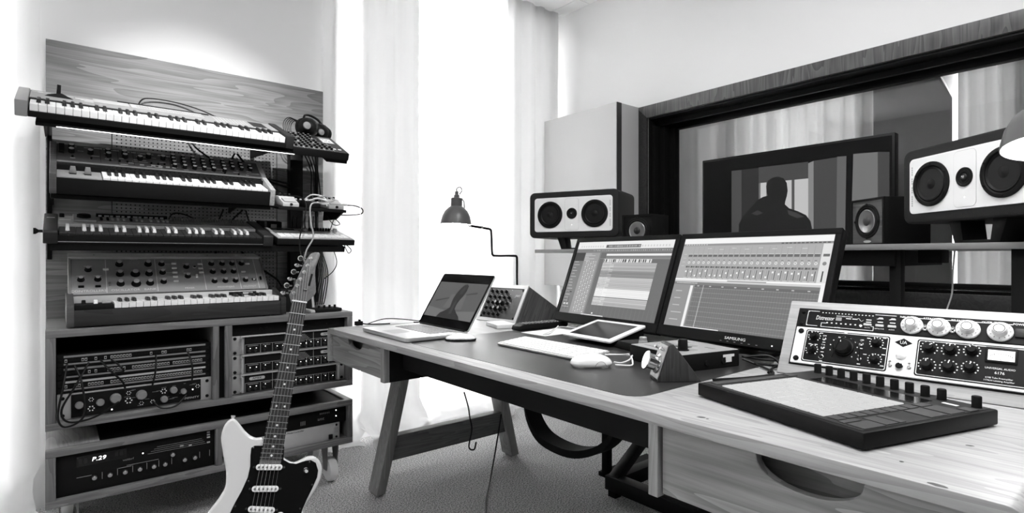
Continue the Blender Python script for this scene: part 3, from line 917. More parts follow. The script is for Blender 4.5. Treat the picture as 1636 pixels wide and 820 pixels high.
for (u, v) in K: place('knob', ks, 'black', r, pp(u, v), (pa, 0, 0))
for (u, v) in ((0.222, .83), (0.222, .54), (0.222, .26), (0.364, .83), (0.364, .54), (0.364, .26)): place('selector_knob', kb, 'black', r, pp(u, v), (pa, 0, 0))
for (u, v) in ((0.296, .54), (0.296, .25)): place('tuning_knob', kl, 'black', r, pp(u, v), (pa, 0, 0))
sm = MB().box(-0.009, 0.009, -0.004, 0.004, 0, 0.007).mesh('rocker_switch', bev=0.0012, seg=1)
for (u, v) in ((0.043, .20), (0.118, .20)): place('rocker_switch', sm, 'black', r, pp(u, v), (pa, 0, 0))
for v in (.84, .70, .56, .42, .29): place('rocker_switch', sm, 'white_plastic', r, pp(0.497, v), (pa, 0, 0))
for v in (.82, .68, .55): place('rocker_switch', sm, 'white_plastic', r, pp(0.640, v), (pa, 0, 0))
for (u, v) in ((0.919, .82), (0.884, .55), (0.157, .68)): place('rocker_switch', sm, 'white_plastic', r, pp(u, v), (pa, 0, 0))
sv = MB().box(-0.004, 0.004, -0.009, 0.009, 0, 0.006).mesh('rocker_switch', bev=0.001, seg=1)
for (u, v, m_) in ((0.612, .44, 'white_plastic'), (0.172, .26, 'grey_mid'), (0.980, .33, 'black')): place('rocker_switch', sv, m_, r, pp(u, v), (pa, 0, 0))
place('jack', knob_mesh(0.006, 0.004, 'chrome', 'white_plastic', 14, skirt=0.009), 'chrome', r, pp(0.938, .30), (pa, 0, 0))
place('lamp', knob_mesh(0.007, 0.003, 'white_mark', 'panel_dark', 12), 'black', r, pp(0.608, .74), (pa, 0, 0))
b = MB()
for u in (0.157, 0.400, 0.653, 0.852, 0.961): b.box(u*PW-0.0012, u*PW+0.0012, 0.004, PL-0.003, 0, 0.0005, PM)
rr = random.Random(4)
for (u, v) in K + [(0.222, .83), (0.222, .54), (0.364, .83), (0.364, .54), (0.296, .54), (0.296, .88)]:
    b.box(u*PW-0.013, u*PW+0.013, v*PL+0.0185, v*PL+0.0205, 0, 0.0004, PM)
    for a in range(0, 181, 30):
        q = R(a+0); c, s = math.cos(q), math.sin(q)
        x = u*PW+0.0150*c; y = v*PL+0.0150*s
        b.box(x-0.0008, x+0.0008, y-0.0008, y+0.0008, 0, 0.0004, PM)
for v in (.84, .57, .29): b.box(0.45*PW, 0.485*PW, v*PL-0.0006, v*PL+0.0006, 0, 0.0004, PM)
b.build('printed_marks', 'white_mark', r)
for (s, u, v, sz) in (('CONTROLLERS', 0.076, .055, .0145), ('OSCILLATOR   BANK', 0.285, .055, .0145), ('MIXER', 0.565, .055, .0115), ('MODIFIERS', 0.765, .055, .0125), ('OUTPUT', 0.905, .055, .0125)):
    text(s, sz, r, pp(u, v+0.03, 0.0003), (pa, 0, 0), 'white_mark', sx=1.1)

# ---------------------------------------------------------------- upper rack cabinet
YC = 2.450
r = thing('rack_cabinet', 'upper oak rack cabinet with two bays, under the wooden-cased synthesizer', 'cabinet', (0.51, 2.69, 0.446), group='oak rack cabinets')
X0, X1 = -0.033, 1.058
def part(nm, m_, a, par=None, bev=0.0015, **k):
    return MB().box(*a).build(nm, m_, par or r, bev=bev, world=True, **k)
part('top_board', 'oak_case', (X0, X1, YC, 2.93, 0.763, 0.788))
part('bottom_board', 'oak_case', (X0, X1, YC, 2.93, 0.446, 0.471))
part('side_panel', 'oak_case_up', (X0, X0+0.028, YC, 2.93, 0.471, 0.763))
part('side_panel', 'oak_case_up', (X1-0.026, X1, YC, 2.93, 0.471, 0.763))
part('divider', 'oak_case_up', (0.477, 0.499, YC, 2.92, 0.471, 0.763))
part('divider', 'oak_case_up', (0.521, 0.547, YC, 2.92, 0.471, 0.763))
part('back_panel', 'black_flat', (X0+0.028, X1-0.026, 2.90, 2.925, 0.471, 0.763), bev=0)
part('divider_fill', 'black_flat', (0.499, 0.521, YC+0.02, 2.90, 0.471, 0.763), bev=0)
for (x0, x1, n_) in ((X0+0.05, X0+0.10, 0), (X1-0.12, X1-0.07, 1)):
    part('support_block', 'black', (x0, x1, 2.72, 2.90, 0.381, 0.446))

def screw(par, x, z, y=0.0, rad=0.006, m_='black'):
    if ('sc', rad) not in _kn:
        _kn[('sc', rad)] = MB().lathe([(rad, 0), (rad, 0.002), (rad*0.6, 0.004), (0, 0.004)], 12).mesh('screw', smooth=True)
    me = _kn[('sc', rad)] if m_ == 'black' else _kn[('sc', rad)].copy()
    return place('screw', me, m_, par, (x, y, z), (R(90), 0, 0))

# patch bays (three) in the left bay
for k, z in enumerate((0.565, 0.610, 0.655)):
    p = thing('patch_bay', ['lowest patch bay with a full row of pale sockets in the left rack bay', 'middle patch bay in the left rack bay', 'topmost patch bay with few pale sockets in the left rack bay'][k], 'patch bay', (-0.002, YC+0.035, z), group='patch bays')
    MB().box(0, 0.476, 0, 0.10, 0, 0.043).build('face', 'black', p)
    MB().box(0.018, 0.458, -0.002, 0, 0.032, 0.039).build('label_strip', 'grey_light' if k == 0 else 'grey_mid', p)
    MB().box(0.018, 0.458, -0.002, 0, 0.006, 0.0115).build('label_strip', 'grey_mid', p)
    jm = MB().prism([(-0.0035, -0.005), (0.0035, -0.005), (0.0035, 0.005), (-0.0035, 0.005)], 'y', -0.004, 0).mesh('socket')
    for i in range(46):
        x = 0.024+i*0.0093
        lit = (k == 0 and i not in (1, 2, 5, 6, 12, 13)) or (k == 1 and (i in (7, 9) or 13 <= i <= 18 or i > 20) and i != 34) or (k == 2 and (i in (0, 5, 6, 9, 12) or 14 <= i < 21 or i in (27, 31, 32, 40, 41)))
        place('socket', jm if lit else jm, 'grey_light', p, (x, 0, 0.021)) if lit else None
    b = MB()
    for i in range(46):
        x = 0.024+i*0.0093; b.lathe([(0.003, 0), (0.003, 0.0015), (0, 0.0015)], 6, Matrix.Translation((x, -0.0042 if True else 0, 0.021)) @ Matrix.Rotation(R(90), 4, 'X'))
        b.box(x-0.003, x+0.003, -0.0015, 0, 0.0265, 0.0275)
    b.build('socket_holes', 'black', p, kind='stuff')
    for x in (0.008, 0.468):
        screw(p, x, 0.021, 0, 0.0045)
# two-unit preamp
p = thing('rack_preamp', 'rack preamplifier with grey knobs and ringed buttons, bottom of the left rack bay', 'preamplifier', (-0.002, YC+0.030, 0.472))
MB().box(0, 0.478, 0, 0.12, 0, 0.088).build('face_plate', 'silver', p, bev=0.001)
MB().box(0.038, 0.440, -0.006, 0, 0.004, 0.084).build('front', 'black_satin', p, bev=0.001)
for x in (0.015, 0.463):
    for z in (0.014, 0.074): screw(p, x, z, 0, 0.006)
def U(px): # along the front
    return 0.038 + (px-106)/(306-106.0)*0.402*0.93
g1 = knob_mesh(0.0125, 0.016, 'grey_mid', 'grey_mid', 18)
g2 = knob_mesh(0.0175, 0.018, 'grey_mid', 'grey_mid', 20)
for (px, z, me) in ((118, .046, g1), (150, .046, g1), (174, .054, g2), (216, .054, g2), (254.5, .026, g1), (271, .056, g1), (288.7, .046, knob_mesh(0.0105, 0.016, 'grey_mid', 'grey_mid', 16))):
    place('knob', me, 'grey_mid', p, (U(px), -0.006, z), (R(90), 0, 0))
rdot = MB()
for a in range(0, 360, 60):
    M = Matrix.Translation((math.cos(R(a)), math.sin(R(a)), 0)); rdot.box(-0.24, 0.24, -0.24, 0.24, 0, 0.1, M @ Matrix.Rotation(R(a), 4, 'Z'))
rdot = rdot.mesh('button_ring')
for (px, z, s) in ((136, .060, .006), (136, .028, .008), (195, .066, .006), (195, .038, .009), (216, .022, .006), (235, .022, .006), (254, .056, .008), (315, .058, .006)):
    place('button_ring', rdot, 'white_mark', p, (U(px), -0.006, z), (R(90), 0, 0), (s, s, s))
    place('button', knob_mesh(0.004, 0.004), 'black', p, (U(px), -0.006, z), (R(90), 0, 0))
led = MB().lathe([(0.0026, 0), (0.0022, 0.002), (0, 0.0026)], 8).mesh('indicator')
for (px, z) in ((168, .014), (306, .048)): place('indicator', led, 'led_dot', p, (U(px), -0.006, z), (R(90), 0, 0))
text('INFINITY', 0.011, p, (0.408, -0.0062, 0.016), (R(90), 0, 0), 'grey_light', sx=1.15)
b = MB(); rr = random.Random(3)
for k in range(26):
    x = rr.uniform(.15, .42); z = rr.uniform(.012, .075); b.box(x, x+rr.uniform(.006, .02), -0.0064, -0.006, z, z+0.0012)
b.build('printed_marks', 'grey_mid', p)

# right bay: slim black unit and three silver-framed units
p = thing('rack_unit', 'slim plain black rack unit at the top of the right bay', 'rack unit', (0.549, YC+0.030, 0.716))
MB().box(0, 0.481, 0, 0.12, 0, 0.044).build('face_plate', 'black_satin', p, bev=0.001)
for x in (0.115, 0.138): place('button', knob_mesh(0.006, 0.003, 'charcoal', 'black', 14), 'charcoal', p, (x, 0, 0.02), (R(90), 0, 0))
for x in (0.30, 0.395): MB().box(x, x+0.006, -0.001, 0, 0.018, 0.024).build('button', 'charcoal', p)
for k in range(3):
    z = 0.634-k*0.0800
    p = thing('channel_strip', ['topmost of three silver-framed dark channel strips in the right rack bay', 'middle of three silver-framed dark channel strips in the right rack bay', 'lowest of three silver-framed channel strips, with its badge at the left'][k], 'rack unit', (0.549, YC+0.030, z), group='silver-framed channel strips')
    MB().box(0, 0.481, 0, 0.12, 0, 0.079).build('face_plate', 'silver', p, bev=0.001)
    MB().box(0.050, 0.440, -0.004, 0, 0.003, 0.073).build('front', 'black', p)
    MB().box(0.034, 0.452, -0.010, 0, 0.073, 0.079).build('rim', 'aluminium', p, bev=0.001)
    for x in (0.036, 0.444):
        MB().tube([(x, 0, 0.008), (x, -0.020, 0.008), (x, -0.022, 0.016), (x, -0.022, 0.060), (x, -0.020, 0.068), (x, 0, 0.068)], 0.004, 6, 2).build('handle', 'aluminium', p, smooth=True)
    for x in (0.014, 0.467):
        for zz in (0.010, 0.069): screw(p, x, zz, 0, 0.0065)
    b = MB(); c = MB()
    xs = [0.052, 0.112, 0.160, 0.215, 0.260, 0.305, 0.336, 0.370, 0.405, 0.437]
    for i, x in enumerate(xs):
        b.box(x, x+0.001, -0.0046, -0.004, 0.004, 0.040)
        if i < len(xs)-1:
            b.box(x+0.010, xs[i+1]-0.008, -0.0046, -0.004, 0.034, 0.0352)
    b.box(0.052, 0.438, -0.0046, -0.004, 0.040, 0.041)
    xb = 0.335 if k < 2 else 0.160
    b.box(xb, xb+0.001, -0.0046, -0.004, 0.040, 0.073)
    for i in range(4): b.box(0.26+0.0*i, 0.318-0.006*i, -0.0046, -0.004, 0.046+0.006*i, 0.0470+0.006*i) if k < 2 else b.box(0.19, 0.25-0.006*i, -0.0046, -0.004, 0.046+0.006*i, 0.0470+0.006*i)
    b.build('panel_lines', 'grey_light', p)
    rr = random.Random(40)
    for i in range(len(xs)-1):
        for q in range(2 if i in (0, 2, 3, 4) else 1):
            x = xs[i]+0.014+q*0.024
            place('knob', knob_mesh(0.0058, 0.010, 'charcoal', 'charcoal', 12), 'charcoal', p, (x, -0.004, 0.014), (R(90), 0, 0))
            place('indicator', led, 'led_dot', p, (x+0.006, -0.004, 0.024+0.004*(i % 2)), (R(90), 0, 0), (0.75, 0.75, 0.75))
    x = 0.368 if k < 2 else 0.068
    MB().prism(rrect(0.062, 0.013, 0.0064, 4, x+0.031, 0.0575), 'y', -0.0048, -0.004).build('badge', 'grey_light', p)
    text('AMEK', 0.012, p, (x+0.031, -0.0052, 0.0575), (R(90), 0, 0), 'black', sx=1.2)

# ---------------------------------------------------------------- lower rolling rack cabinet
r = thing('rack_cabinet', 'lower oak rack cabinet on white castors, nearest the floor', 'cabinet', (0.51, 2.69, 0.0), group='oak rack cabinets')
part('top_frame', 'oak_case', (X0, X1, YC, YC+0.026, 0.354, 0.380))
part('top_frame', 'oak_case_deep', (X1-0.030, X1, YC+0.026, 2.93, 0.354, 0.380))
part('top_frame', 'oak_case_deep', (X0, X0+0.15, YC+0.026, 2.93, 0.354, 0.380))
part('top_inset', 'black_satin', (X0+0.15, X1-0.030, YC+0.026, 2.93, 0.354, 0.374), bev=0)
part('bottom_board', 'oak_case', (X0, X1, YC, 2.93, 0.180, 0.205))
part('side_panel', 'oak_case_up', (X0, X0+0.028, YC, 2.93, 0.205, 0.354))
part('side_panel', 'oak_case_up', (X1-0.022, X1, YC, 2.93, 0.205, 0.354))
part('divider', 'oak_case_up', (0.487, 0.510, YC, 2.92, 0.205, 0.354))
part('back_panel', 'black_flat', (X0+0.028, X1-0.022, 2.90, 2.925, 0.205, 0.354), bev=0)
for (x, y) in ((0.03, 2.50), (0.98, 2.52), (0.03, 2.86), (1.02, 2.86)):
    c = MB(); c.lathe([(0.02, -0.02), (0.050, -0.018), (0.055, -0.008), (0.055, 0.008), (0.050, 0.018), (0.02, 0.02)], 24, Matrix.Translation((x, y, 0.056)) @ Matrix.Rotation(R(90), 4, 'Y'))
    w = c.build('castor_wheel', 'white_plastic', r, smooth=True, world=True)
    c = MB(); c.prism([(y-0.015, 0.056), (y+0.02, 0.056), (y+0.05, 0.18), (y-0.03, 0.18)], 'x', x+0.023, x+0.027); c.prism([(y-0.015, 0.056), (y+0.02, 0.056), (y+0.05, 0.18), (y-0.03, 0.18)], 'x', x-0.027, x-0.023)
    c.build('castor_fork', 'grey_mid', r, world=True)
p = thing('rack_synth', 'black rack synthesizer with a glowing P.29 display, left bay near the floor', 'rack unit', (-0.004, YC+0.022, 0.206))
MB().box(0, 0.490, 0, 0.12, 0, 0.147).build('face_plate', 'black_satin', p, bev=0.001)
text('P.29', 0.0195, p, (0.118, -0.001, 0.112), (R(90), 0, 0), 'led_white', name='display_digits', shear=0.15, sx=1.25)
MB().box(0.055, 0.20, -0.0004, 0, 0.094, 0.130).build('display', 'black_gloss', p)
b = MB()
for q in range(2): b.box(0.060+q*0.016, 0.070+q*0.016, -0.0008, 0, 0.102, 0.122); b.box(0.165+q*0.014, 0.175+q*0.014, -0.0008, 0, 0.108, 0.126)
b.build('dim_digits', 'charcoal', p)
text('waldorf', 0.011, p, (0.205, -0.0006, 0.088), (R(90), 0, 0), 'grey_mid')
for (x, z) in ((0.105, .047), (0.150, .046), (0.195, .045), (0.240, .045), (0.284, .044), (0.320, .044), (0.385, .046), (0.42, .046), (0.345, .075)):
    place('knob', knob_mesh(0.0085, 0.012, 'charcoal', 'panel_mid', 14), 'charcoal', p, (x, 0, z), (R(90), 0, 0))
    MB().box(x-0.0006, x+0.0006, -0.0135, -0.0118, z+0.001, z+0.008).build('pointer', 'white_mark', p)
b = MB()
b.box(0.055, 0.097, -0.0006, 0, 0.056, 0.057); b.box(0.127, 0.128, -0.0006, 0, 0.036, 0.060)
for x in (0.172, 0.218, 0.262, 0.30, 0.342): b.box(x, x+0.001, -0.0006, 0, 0.038, 0.062)
b.box(0.175, 0.215, -0.0006, 0, 0.061, 0.062); b.box(0.20, 0.30, -0.0006, 0, 0.066, 0.0668)
for q in range(4): b.box(0.265+0.01*q, 0.46-0.005*q, -0.0006, 0, 0.093+0.007*q, 0.0936+0.007*q)
b.box(0.437, 0.438, -0.0006, 0, 0.040, 0.064); b.box(0.472, 0.473, -0.0006, 0, 0.040, 0.064)
for q in range(5): b.box(0.463, 0.474, -0.0006, 0, 0.092+0.010*q, 0.098+0.010*q) if q != 1 else None
b.box(0.37, 0.382, -0.0006, 0, 0.098, 0.103); b.box(0.40, 0.41, -0.0006, 0, 0.094, 0.099)
b.build('printed_marks', 'grey_light', p)
place('indicator', led, 'led_dot', p, (0.25, 0, 0.100), (R(90), 0, 0))
p = thing('rack_unit', 'black rack unit with two tiny lights above the pale grey front, lower right bay', 'rack unit', (0.512, YC+0.022, 0.281))
MB().box(0, 0.522, 0, 0.12, 0, 0.072).build('face_plate', 'black_satin', p, bev=0.001)
text('amt', 0.020, p, (0.405, -0.0006, 0.028), (R(90), 0, 0), 'grey_mid')
for z in (0.030, 0.056): place('indicator', led, 'led_dot', p, (0.475, 0, z), (R(90), 0, 0))
b = MB()
for q in range(6): b.box(0.40+q*0.008, 0.404+q*0.008, -0.0008, 0, 0.048, 0.055)
for q in range(4): b.box(0.315+q*0.006, 0.317+q*0.006, -0.0008, 0, 0.014, 0.032)
b.build('printed_marks', 'panel_mid', p)
p = thing('rack_unit', 'pale grey rack front with a printed line of type, lowest in the right bay', 'rack unit', (0.512, YC+0.022, 0.206))
MB().box(0.02, 0.492, 0, 0.12, 0, 0.074).build('face_plate', 'grey_light', p, bev=0.001)
text('Type A Model Controller', 0.010, p, (0.225, -0.0006, 0.066), (R(90), 0, 0), 'black', align='LEFT')
for (x, z) in ((0.477, .010), (0.477, .064)): screw(p, x, z, 0, 0.005)
MB().box(0.440, 0.456, -0.012, 0, 0.006, 0.026).build('rocker_switch', 'black', p, bev=0.002)
b = MB()
for q in range(4): b.box(0.466, 0.486, -0.0006, 0, 0.030+0.006*q, 0.032+0.006*q)
b.build('printed_marks', 'panel_mid', p)
# ================================================================ guitar
def basis(o, u, v, n):
    u = Vector(u).normalized(); v = Vector(v).normalized(); n = Vector(n).normalized()
    return Matrix(((u.x, v.x, n.x, o[0]), (u.y, v.y, n.y, o[1]), (u.z, v.z, n.z, o[2]), (0, 0, 0, 1)))
GA = Vector((0.255, 0.25, 0.934)).normalized()
GN = Vector((-0.30, -0.95, 0)); GN = (GN - GA*GN.dot(GA)).normalized()
GU = GA.cross(GN)
# local frame: x across the strings, y along the neck up to the head, z out of the face
GM = basis((0.446, 1.569, 0.496), GU, GA, GN)
gt = bpy.data.objects.new('electric_guitar', None); col.objects.link(gt)
gt.matrix_world = GM; gt.empty_display_size = 0.05
MATS[gt] = GM
tag(gt, 'white offset electric guitar with a black pickguard leaning in front of the rack cabinets', 'guitar')
outline = [(-0.0245,.0440),(-0.0350,.0520),(-0.047,.0503),(-0.0615,.0549),(-0.0773,.0664),(-0.0921,.0814),(-0.1046,.0931),(-0.1147,.0967),(-0.1254,.0882),(-0.1324,.0701),(-0.1325,.0458),(-0.1253,.022),(-0.1143,-.0082),(-0.1033,-.0382),(-0.098,-.068),(-0.1014,-.0878),(-0.1136,-.1139),(-0.130,-.142),(-0.150,-.180),(-0.160,-.225),(-0.152,-.272),(-0.122,-.312),(-0.078,-.336),(-0.028,-.345),(0.022,-.338),(0.072,-.318),(0.115,-.285),(0.138,-.245),(0.140,-.205),(0.125,-.168),(0.1072,-.1349),(0.1062,-.122),(0.1163,-.1044),(0.1298,-.0765),(0.1382,-.0483),(0.1385,-.027),(0.1345,-.0128),(0.1229,.0029),(0.109,.0096),(0.0945,.009),(0.078,-.0006),(0.0596,-.0085),(0.0428,-.0038),(0.0308,.0045),(0.0285,.0110),(0.015,.0170),(-0.010,.0300),(0,0)]
def smooth_loop(P, sub=3, keep=()):
    n = len(P); out = []
    for i in range(n):
        p0, p1, p2, p3 = [Vector(P[(i+k) % n]).to_3d() for k in (-1, 0, 1, 2)]
        for k in range(sub):
            t = k/float(sub)
            q = 0.5*((2*p1)+(p2-p0)*t+(2*p0-5*p1+4*p2-p3)*t*t+(3*p1-p0-3*p2+p3)*t**3)
            out.append((q.x, q.y))
    return out
body = smooth_loop(outline[:-1], 2)
bm_ = MB(); n = len(body)
# rounded rim: rings inset towards the faces
def inset(P, d):
    out = []; m = len(P)
    for i in range(m):
        a = Vector(P[i-1]); c = Vector(P[(i+1) % m]); t = (c-a).normalized()
        out.append((P[i][0]-t.y*d, P[i][1]+t.x*d))
    return out
area = sum(body[i-1][0]*body[i][1]-body[i][0]*body[i-1][1] for i in range(n))
sg = 1 if area > 0 else -1
rings = [(0.0078, -0.040), (0.0075, -0.040), (0.0032, -0.0385), (0.0007, -0.034), (0.0, -0.028), (0.0, -0.013), (0.0007, -0.0065), (0.0032, -0.0015), (0.0075, 0.0), (0.0078, 0.0)]
vs = []
for (d, z) in rings: vs += [(x, y, z) for (x, y) in inset(body, d*sg)]
fs = []
for j in range(len(rings)-1):
    for i in range(n): fs.append((j*n+i, j*n+(i+1) % n, (j+1)*n+(i+1) % n, (j+1)*n+i))
from mathutils.geometry import tessellate_polygon
for k in (0, len(rings)-1):
    loop = [Vector(p) for p in vs[k*n:(k+1)*n]]
    for tri in tessellate_polygon([loop]): fs.append(tuple(k*n+i for i in tri))
bm_.add(vs, fs)
bm_.build('body', 'cream', gt, smooth=True, angle=50)
guard = [(-0.026,.0302),(-0.0465,.0292),(-0.0535,.0236),(-0.052,.0046),(-0.0475,-.0228),(-0.0483,-.05),(-0.0568,-.0836),(-0.0663,-.1101),(-0.0712,-.1264),(-0.080,-.160),(-0.070,-.205),(-0.02,-.222),(0.05,-.215),(0.095,-.195),(0.104,-.165),(0.1001,-.135),(0.1019,-.1249),(0.1087,-.101),(0.1185,-.0733),(0.1267,-.0451),(0.1265,-.0274),(0.1173,-.0081),(0.1034,-.0014),(0.0893,-.0038),(0.0656,-.0125),(0.0476,-.0107),(0.0322,-.0032),(0.0285,.0302)]
MB().prism(guard, 'z', 0.0002, 0.0024).build('pickguard', 'black_gloss', gt, bev=0.0005, seg=1)
# neck and fretboard
NL = 0.4363
def hw(v): return 0.0270 - 0.0062*max(0.0, v)/NL
b = MB(); b.prism([(-hw(-.002), -.002), (hw(-.002), -.002), (hw(NL), NL), (-hw(NL), NL)], 'z', 0.0035, 0.0075)
b.build('fretboard', 'rosewood', gt)
b = MB(); secs = []
for v in (-0.03, 0.058, 0.08, 0.25, NL):
    w = hw(v); d = 0.020 if v < 0.07 else 0.016
    secs.append([(-w, v, 0.0034), (-w*0.9, v, -d*0.45), (-w*0.5, v, -d), (w*0.5, v, -d), (w*0.9, v, -d*0.45), (w, v, 0.0034)])
vs = [p for s in secs for p in s]; fs = []
for j in range(len(secs)-1):
    for i in range(6): fs.append((j*6+i, j*6+(i+1) % 6, (j+1)*6+(i+1) % 6, (j+1)*6+i))
fs += [tuple(range(5, -1, -1)), tuple(24+i for i in range(6))]
b.add(vs, fs); b.build('neck', 'maple', gt, smooth=True, angle=50)
SL = 0.62
fv = [NL - SL*(1-2**(-k/12.0)) for k in range(0, 22)]
for k in range(1, 22):
    w = hw(fv[k]); MB().box(-w-0.0008, w+0.0008, fv[k]-0.0009, fv[k]+0.0009, 0.0074, 0.0088).build('fret', 'string', gt)
MB().box(-0.021, 0.021, NL, NL+0.004, 0.003, 0.0095).build('nut', 'ivory_key', gt)
dot = MB().lathe([(0.0030, 0), (0.0030, 0.0004), (0, 0.0004)], 12).mesh('inlay_dot')
for k in (3, 5, 7, 9, 15, 17, 19, 21):
    place('inlay_dot', dot, 'ivory_key', gt, (0, 0.5*(fv[k]+fv[k-1]), 0.0074))
for x in (-0.011, 0.011): place('inlay_dot', dot, 'ivory_key', gt, (x, 0.5*(fv[12]+fv[11]), 0.0074))
head = [(-0.0206,.4338),(-0.0317,.4562),(-0.0231,.482),(-0.0145,.5242),(-0.0035,.5709),(0.0063,.5939),(0.0185,.6023),(0.0307,.6032),(0.0353,.5964),(0.0328,.5807),(0.0285,.5586),(0.0292,.5349),(0.0341,.512),(0.039,.4893),(0.0413,.475),(0.0335,.4592),(0.022,.446),(0.0190,.4338)]
MB().prism(head, 'z', -0.012, 0.0025).build('headstock', 'maple', gt, bev=0.0015, seg=2)
MB().prism([(0.0155, .492), (0.0215, .491), (0.0245, .530), (0.0185, .531)], 'z', 0.0025, 0.0029).build('head_decal', 'black', gt)
tun = [(0.0102,.5779),(0.004,.5542),(-0.0019,.5318),(-0.0086,.5082),(-0.0139,.4864),(-0.0198,.4624)]
post = MB().lathe([(0.0055, 0), (0.0055, 0.0015), (0.0030, 0.003), (0.0030, 0.010), (0.0036, 0.012), (0, 0.012)], 14).mesh('tuner_post', smooth=True)
for k, (x, y) in enumerate(tun):
    t = place('tuner_post', post, 'chrome', gt, (x, y, 0.0025))
    q = MB(); q.cyl((-0.014, 0, -0.009), (-0.024, -0.001, -0.009), 0.0022, None, 8)
    q.lathe([(0.0, -0.003), (0.006, -0.0028), (0.0085, 0), (0.006, 0.0028), (0, 0.003)], 14, Matrix.Translation((-0.029, -0.001, -0.009)) @ Matrix.Rotation(R(70 if k % 2 else 20), 4, 'X'))
    q.build('tuner_key', 'chrome', t, smooth=True)
MB().box(0.006, 0.015, 0.4765, 0.479, 0.0025, 0.008).build('string_tree', 'chrome', gt)
# strings
for k in range(6):
    xb = -0.0255+k*0.0102; xn = -0.0170+k*0.0068
    tx, ty = tun[5-k]
    q = MB(); q.tube([(xb, -0.20, 0.016), (xn, NL+0.002, 0.0105), (tx, ty, 0.010)], 0.00065-0.00006*k, 5, 1)
    q.build('string', 'string', gt)
# pickups, screws, controls
for k, (y, rz) in enumerate(((-0.0235, 1.8), (-0.0771, 1.5), (-0.1275, -2.2))):
    M = Matrix.Translation((-0.0005, y, 0.0024)) @ Matrix.Rotation(R(rz), 4, 'Z')
    pk = MB().prism(rrect(0.066, 0.0150, 0.0074, 5), 'z', 0, 0.0075, M).build('pickup', 'ivory_key', gt, bev=0.0012)
    for i in range(6):
        MB().cyl(tuple(M @ Vector((-0.0255+i*0.0102, 0, 0.0075))), tuple(M @ Vector((-0.0255+i*0.0102, 0, 0.0090))), 0.0024, None, 10).build('pole_piece', 'steel', pk)
    for s in (-1, 1):
        MB().lathe([(0.0034, 0), (0.0030, 0.0015), (0, 0.0018)], 10, M @ Matrix.Translation((s*0.0375, 0, 0))).build('screw', 'chrome', pk, smooth=True)
for (x, y) in ((-0.0485,.0235),(-0.0445,-.06),(-0.0645,-.1205),(0.1164,-.0643),(0.0948,-.1243),(0.1004,-.0070),(-0.070,-.19),(0.07,-.205)):
    MB().lathe([(0.0030, 0.0024), (0.0026, 0.0036), (0, 0.0040)], 10, Matrix.Translation((x, y, 0))).build('screw', 'chrome', gt, smooth=True)
q = MB(); q.lathe([(0.0075, 0.0024), (0.0072, 0.0045), (0.0045, 0.0050), (0.0045, 0.003)], 16, Matrix.Translation((0.0939, -0.0277, 0)))
q.build('switch_nut', 'chrome', gt, smooth=True)
MB().tube([(0.0939, -0.0277, 0.004), (0.0945, -0.029, 0.014), (0.0955, -0.031, 0.019)], 0.0022, 8, 3, rfun=lambda t: 0.0018+0.0022*t).build('toggle_switch', 'ivory_key', gt, smooth=True)
for (x, y) in ((0.048, -.143), (0.075, -.165)):
    MB().lathe([(0.0105, 0.0024), (0.0100, 0.014), (0.008, 0.016), (0, 0.016)], 18, Matrix.Translation((x, y, 0))).build('control_knob', 'ivory_key', gt, smooth=True)
MB().box(-0.04, 0.04, -0.205, -0.190, 0.0005, 0.014).build('bridge', 'chrome', gt, bev=0.002)
MB().cyl((-0.114, 0.095, -0.020), (-0.114, 0.104, -0.020), 0.0030, 0.0062, 12).build('strap_button', 'chrome', gt)
# stand under the body (below the frame)
gs = thing('guitar_stand', 'low black guitar stand under the white guitar', 'stand', (0.34, 1.56, 0))
b = MB()
b.tube([(-0.16, -0.20, 0.008), (-0.05, -0.02, 0.10), (0.0, 0.12, 0.34)], 0.008, 8, 3)
b.tube([(0.20, -0.22, 0.008), (0.06, -0.02, 0.10), (0.0, 0.12, 0.34)], 0.008, 8, 3)
b.tube([(0.02, 0.30, 0.008), (0.0, 0.14, 0.30)], 0.008, 8, 1)
b.build('legs', 'black_satin', gs, smooth=True)
for s in (-1, 1):
    MB().tube([(s*0.055, 0.0, 0.105), (s*0.065, -0.07, 0.105), (s*0.065, -0.09, 0.125)], 0.008, 8, 3).build('cradle_arm', 'rubber', gs, smooth=True)

# ================================================================ cables of the keyboard wall
def cable(label, pts, rad=0.0028, m_='cable_black', cat='cable', grp='loose cables of the keyboard wall', nm='cable', plug=None):
    c = thing(nm, label, cat, tuple(pts[0]), group=grp)
    MB().tube(pts, rad, 6, 7).build('cord', m_, c, smooth=True, world=True)
    if plug:
        for (p, d, mm) in plug:
            d = Vector(d).normalized(); p = Vector(p)
            MB().cyl(p, p+d*0.035, 0.0055, 0.005, 10).build('plug', mm, c, world=True)
    return c
cable('thin black cable arching above the topmost synthesizer against the oak', [(0.27, 2.90, 1.70), (0.30, 2.93, 1.745), (0.40, 2.94, 1.752), (0.50, 2.93, 1.735), (0.585, 2.90, 1.70)], 0.003)
cable('thick black cable hanging from the top tray down to the knobbed synthesizer', [(0.47, 2.93, 1.60), (0.50, 2.93, 1.55), (0.585, 2.92, 1.49), (0.66, 2.90, 1.455), (0.72, 2.90, 1.43)], 0.0042)
cable('short upright black cable behind the right end of the knobbed synthesizer', [(0.665, 2.93, 1.545), (0.645, 2.93, 1.50), (0.64, 2.92, 1.45)], 0.0042)
cable('heavy black cable sagging from the top tray to the trunking post', [(0.675, 2.93, 1.545), (0.72, 2.93, 1.49), (0.78, 2.93, 1.44), (0.85, 2.93, 1.43), (0.93, 2.92, 1.415)], 0.0048)
cable('heavy black cable ending low on the trunking post', [(0.76, 2.93, 1.445), (0.83, 2.93, 1.42), (0.90, 2.92, 1.40), (0.93, 2.92, 1.395)], 0.0052)
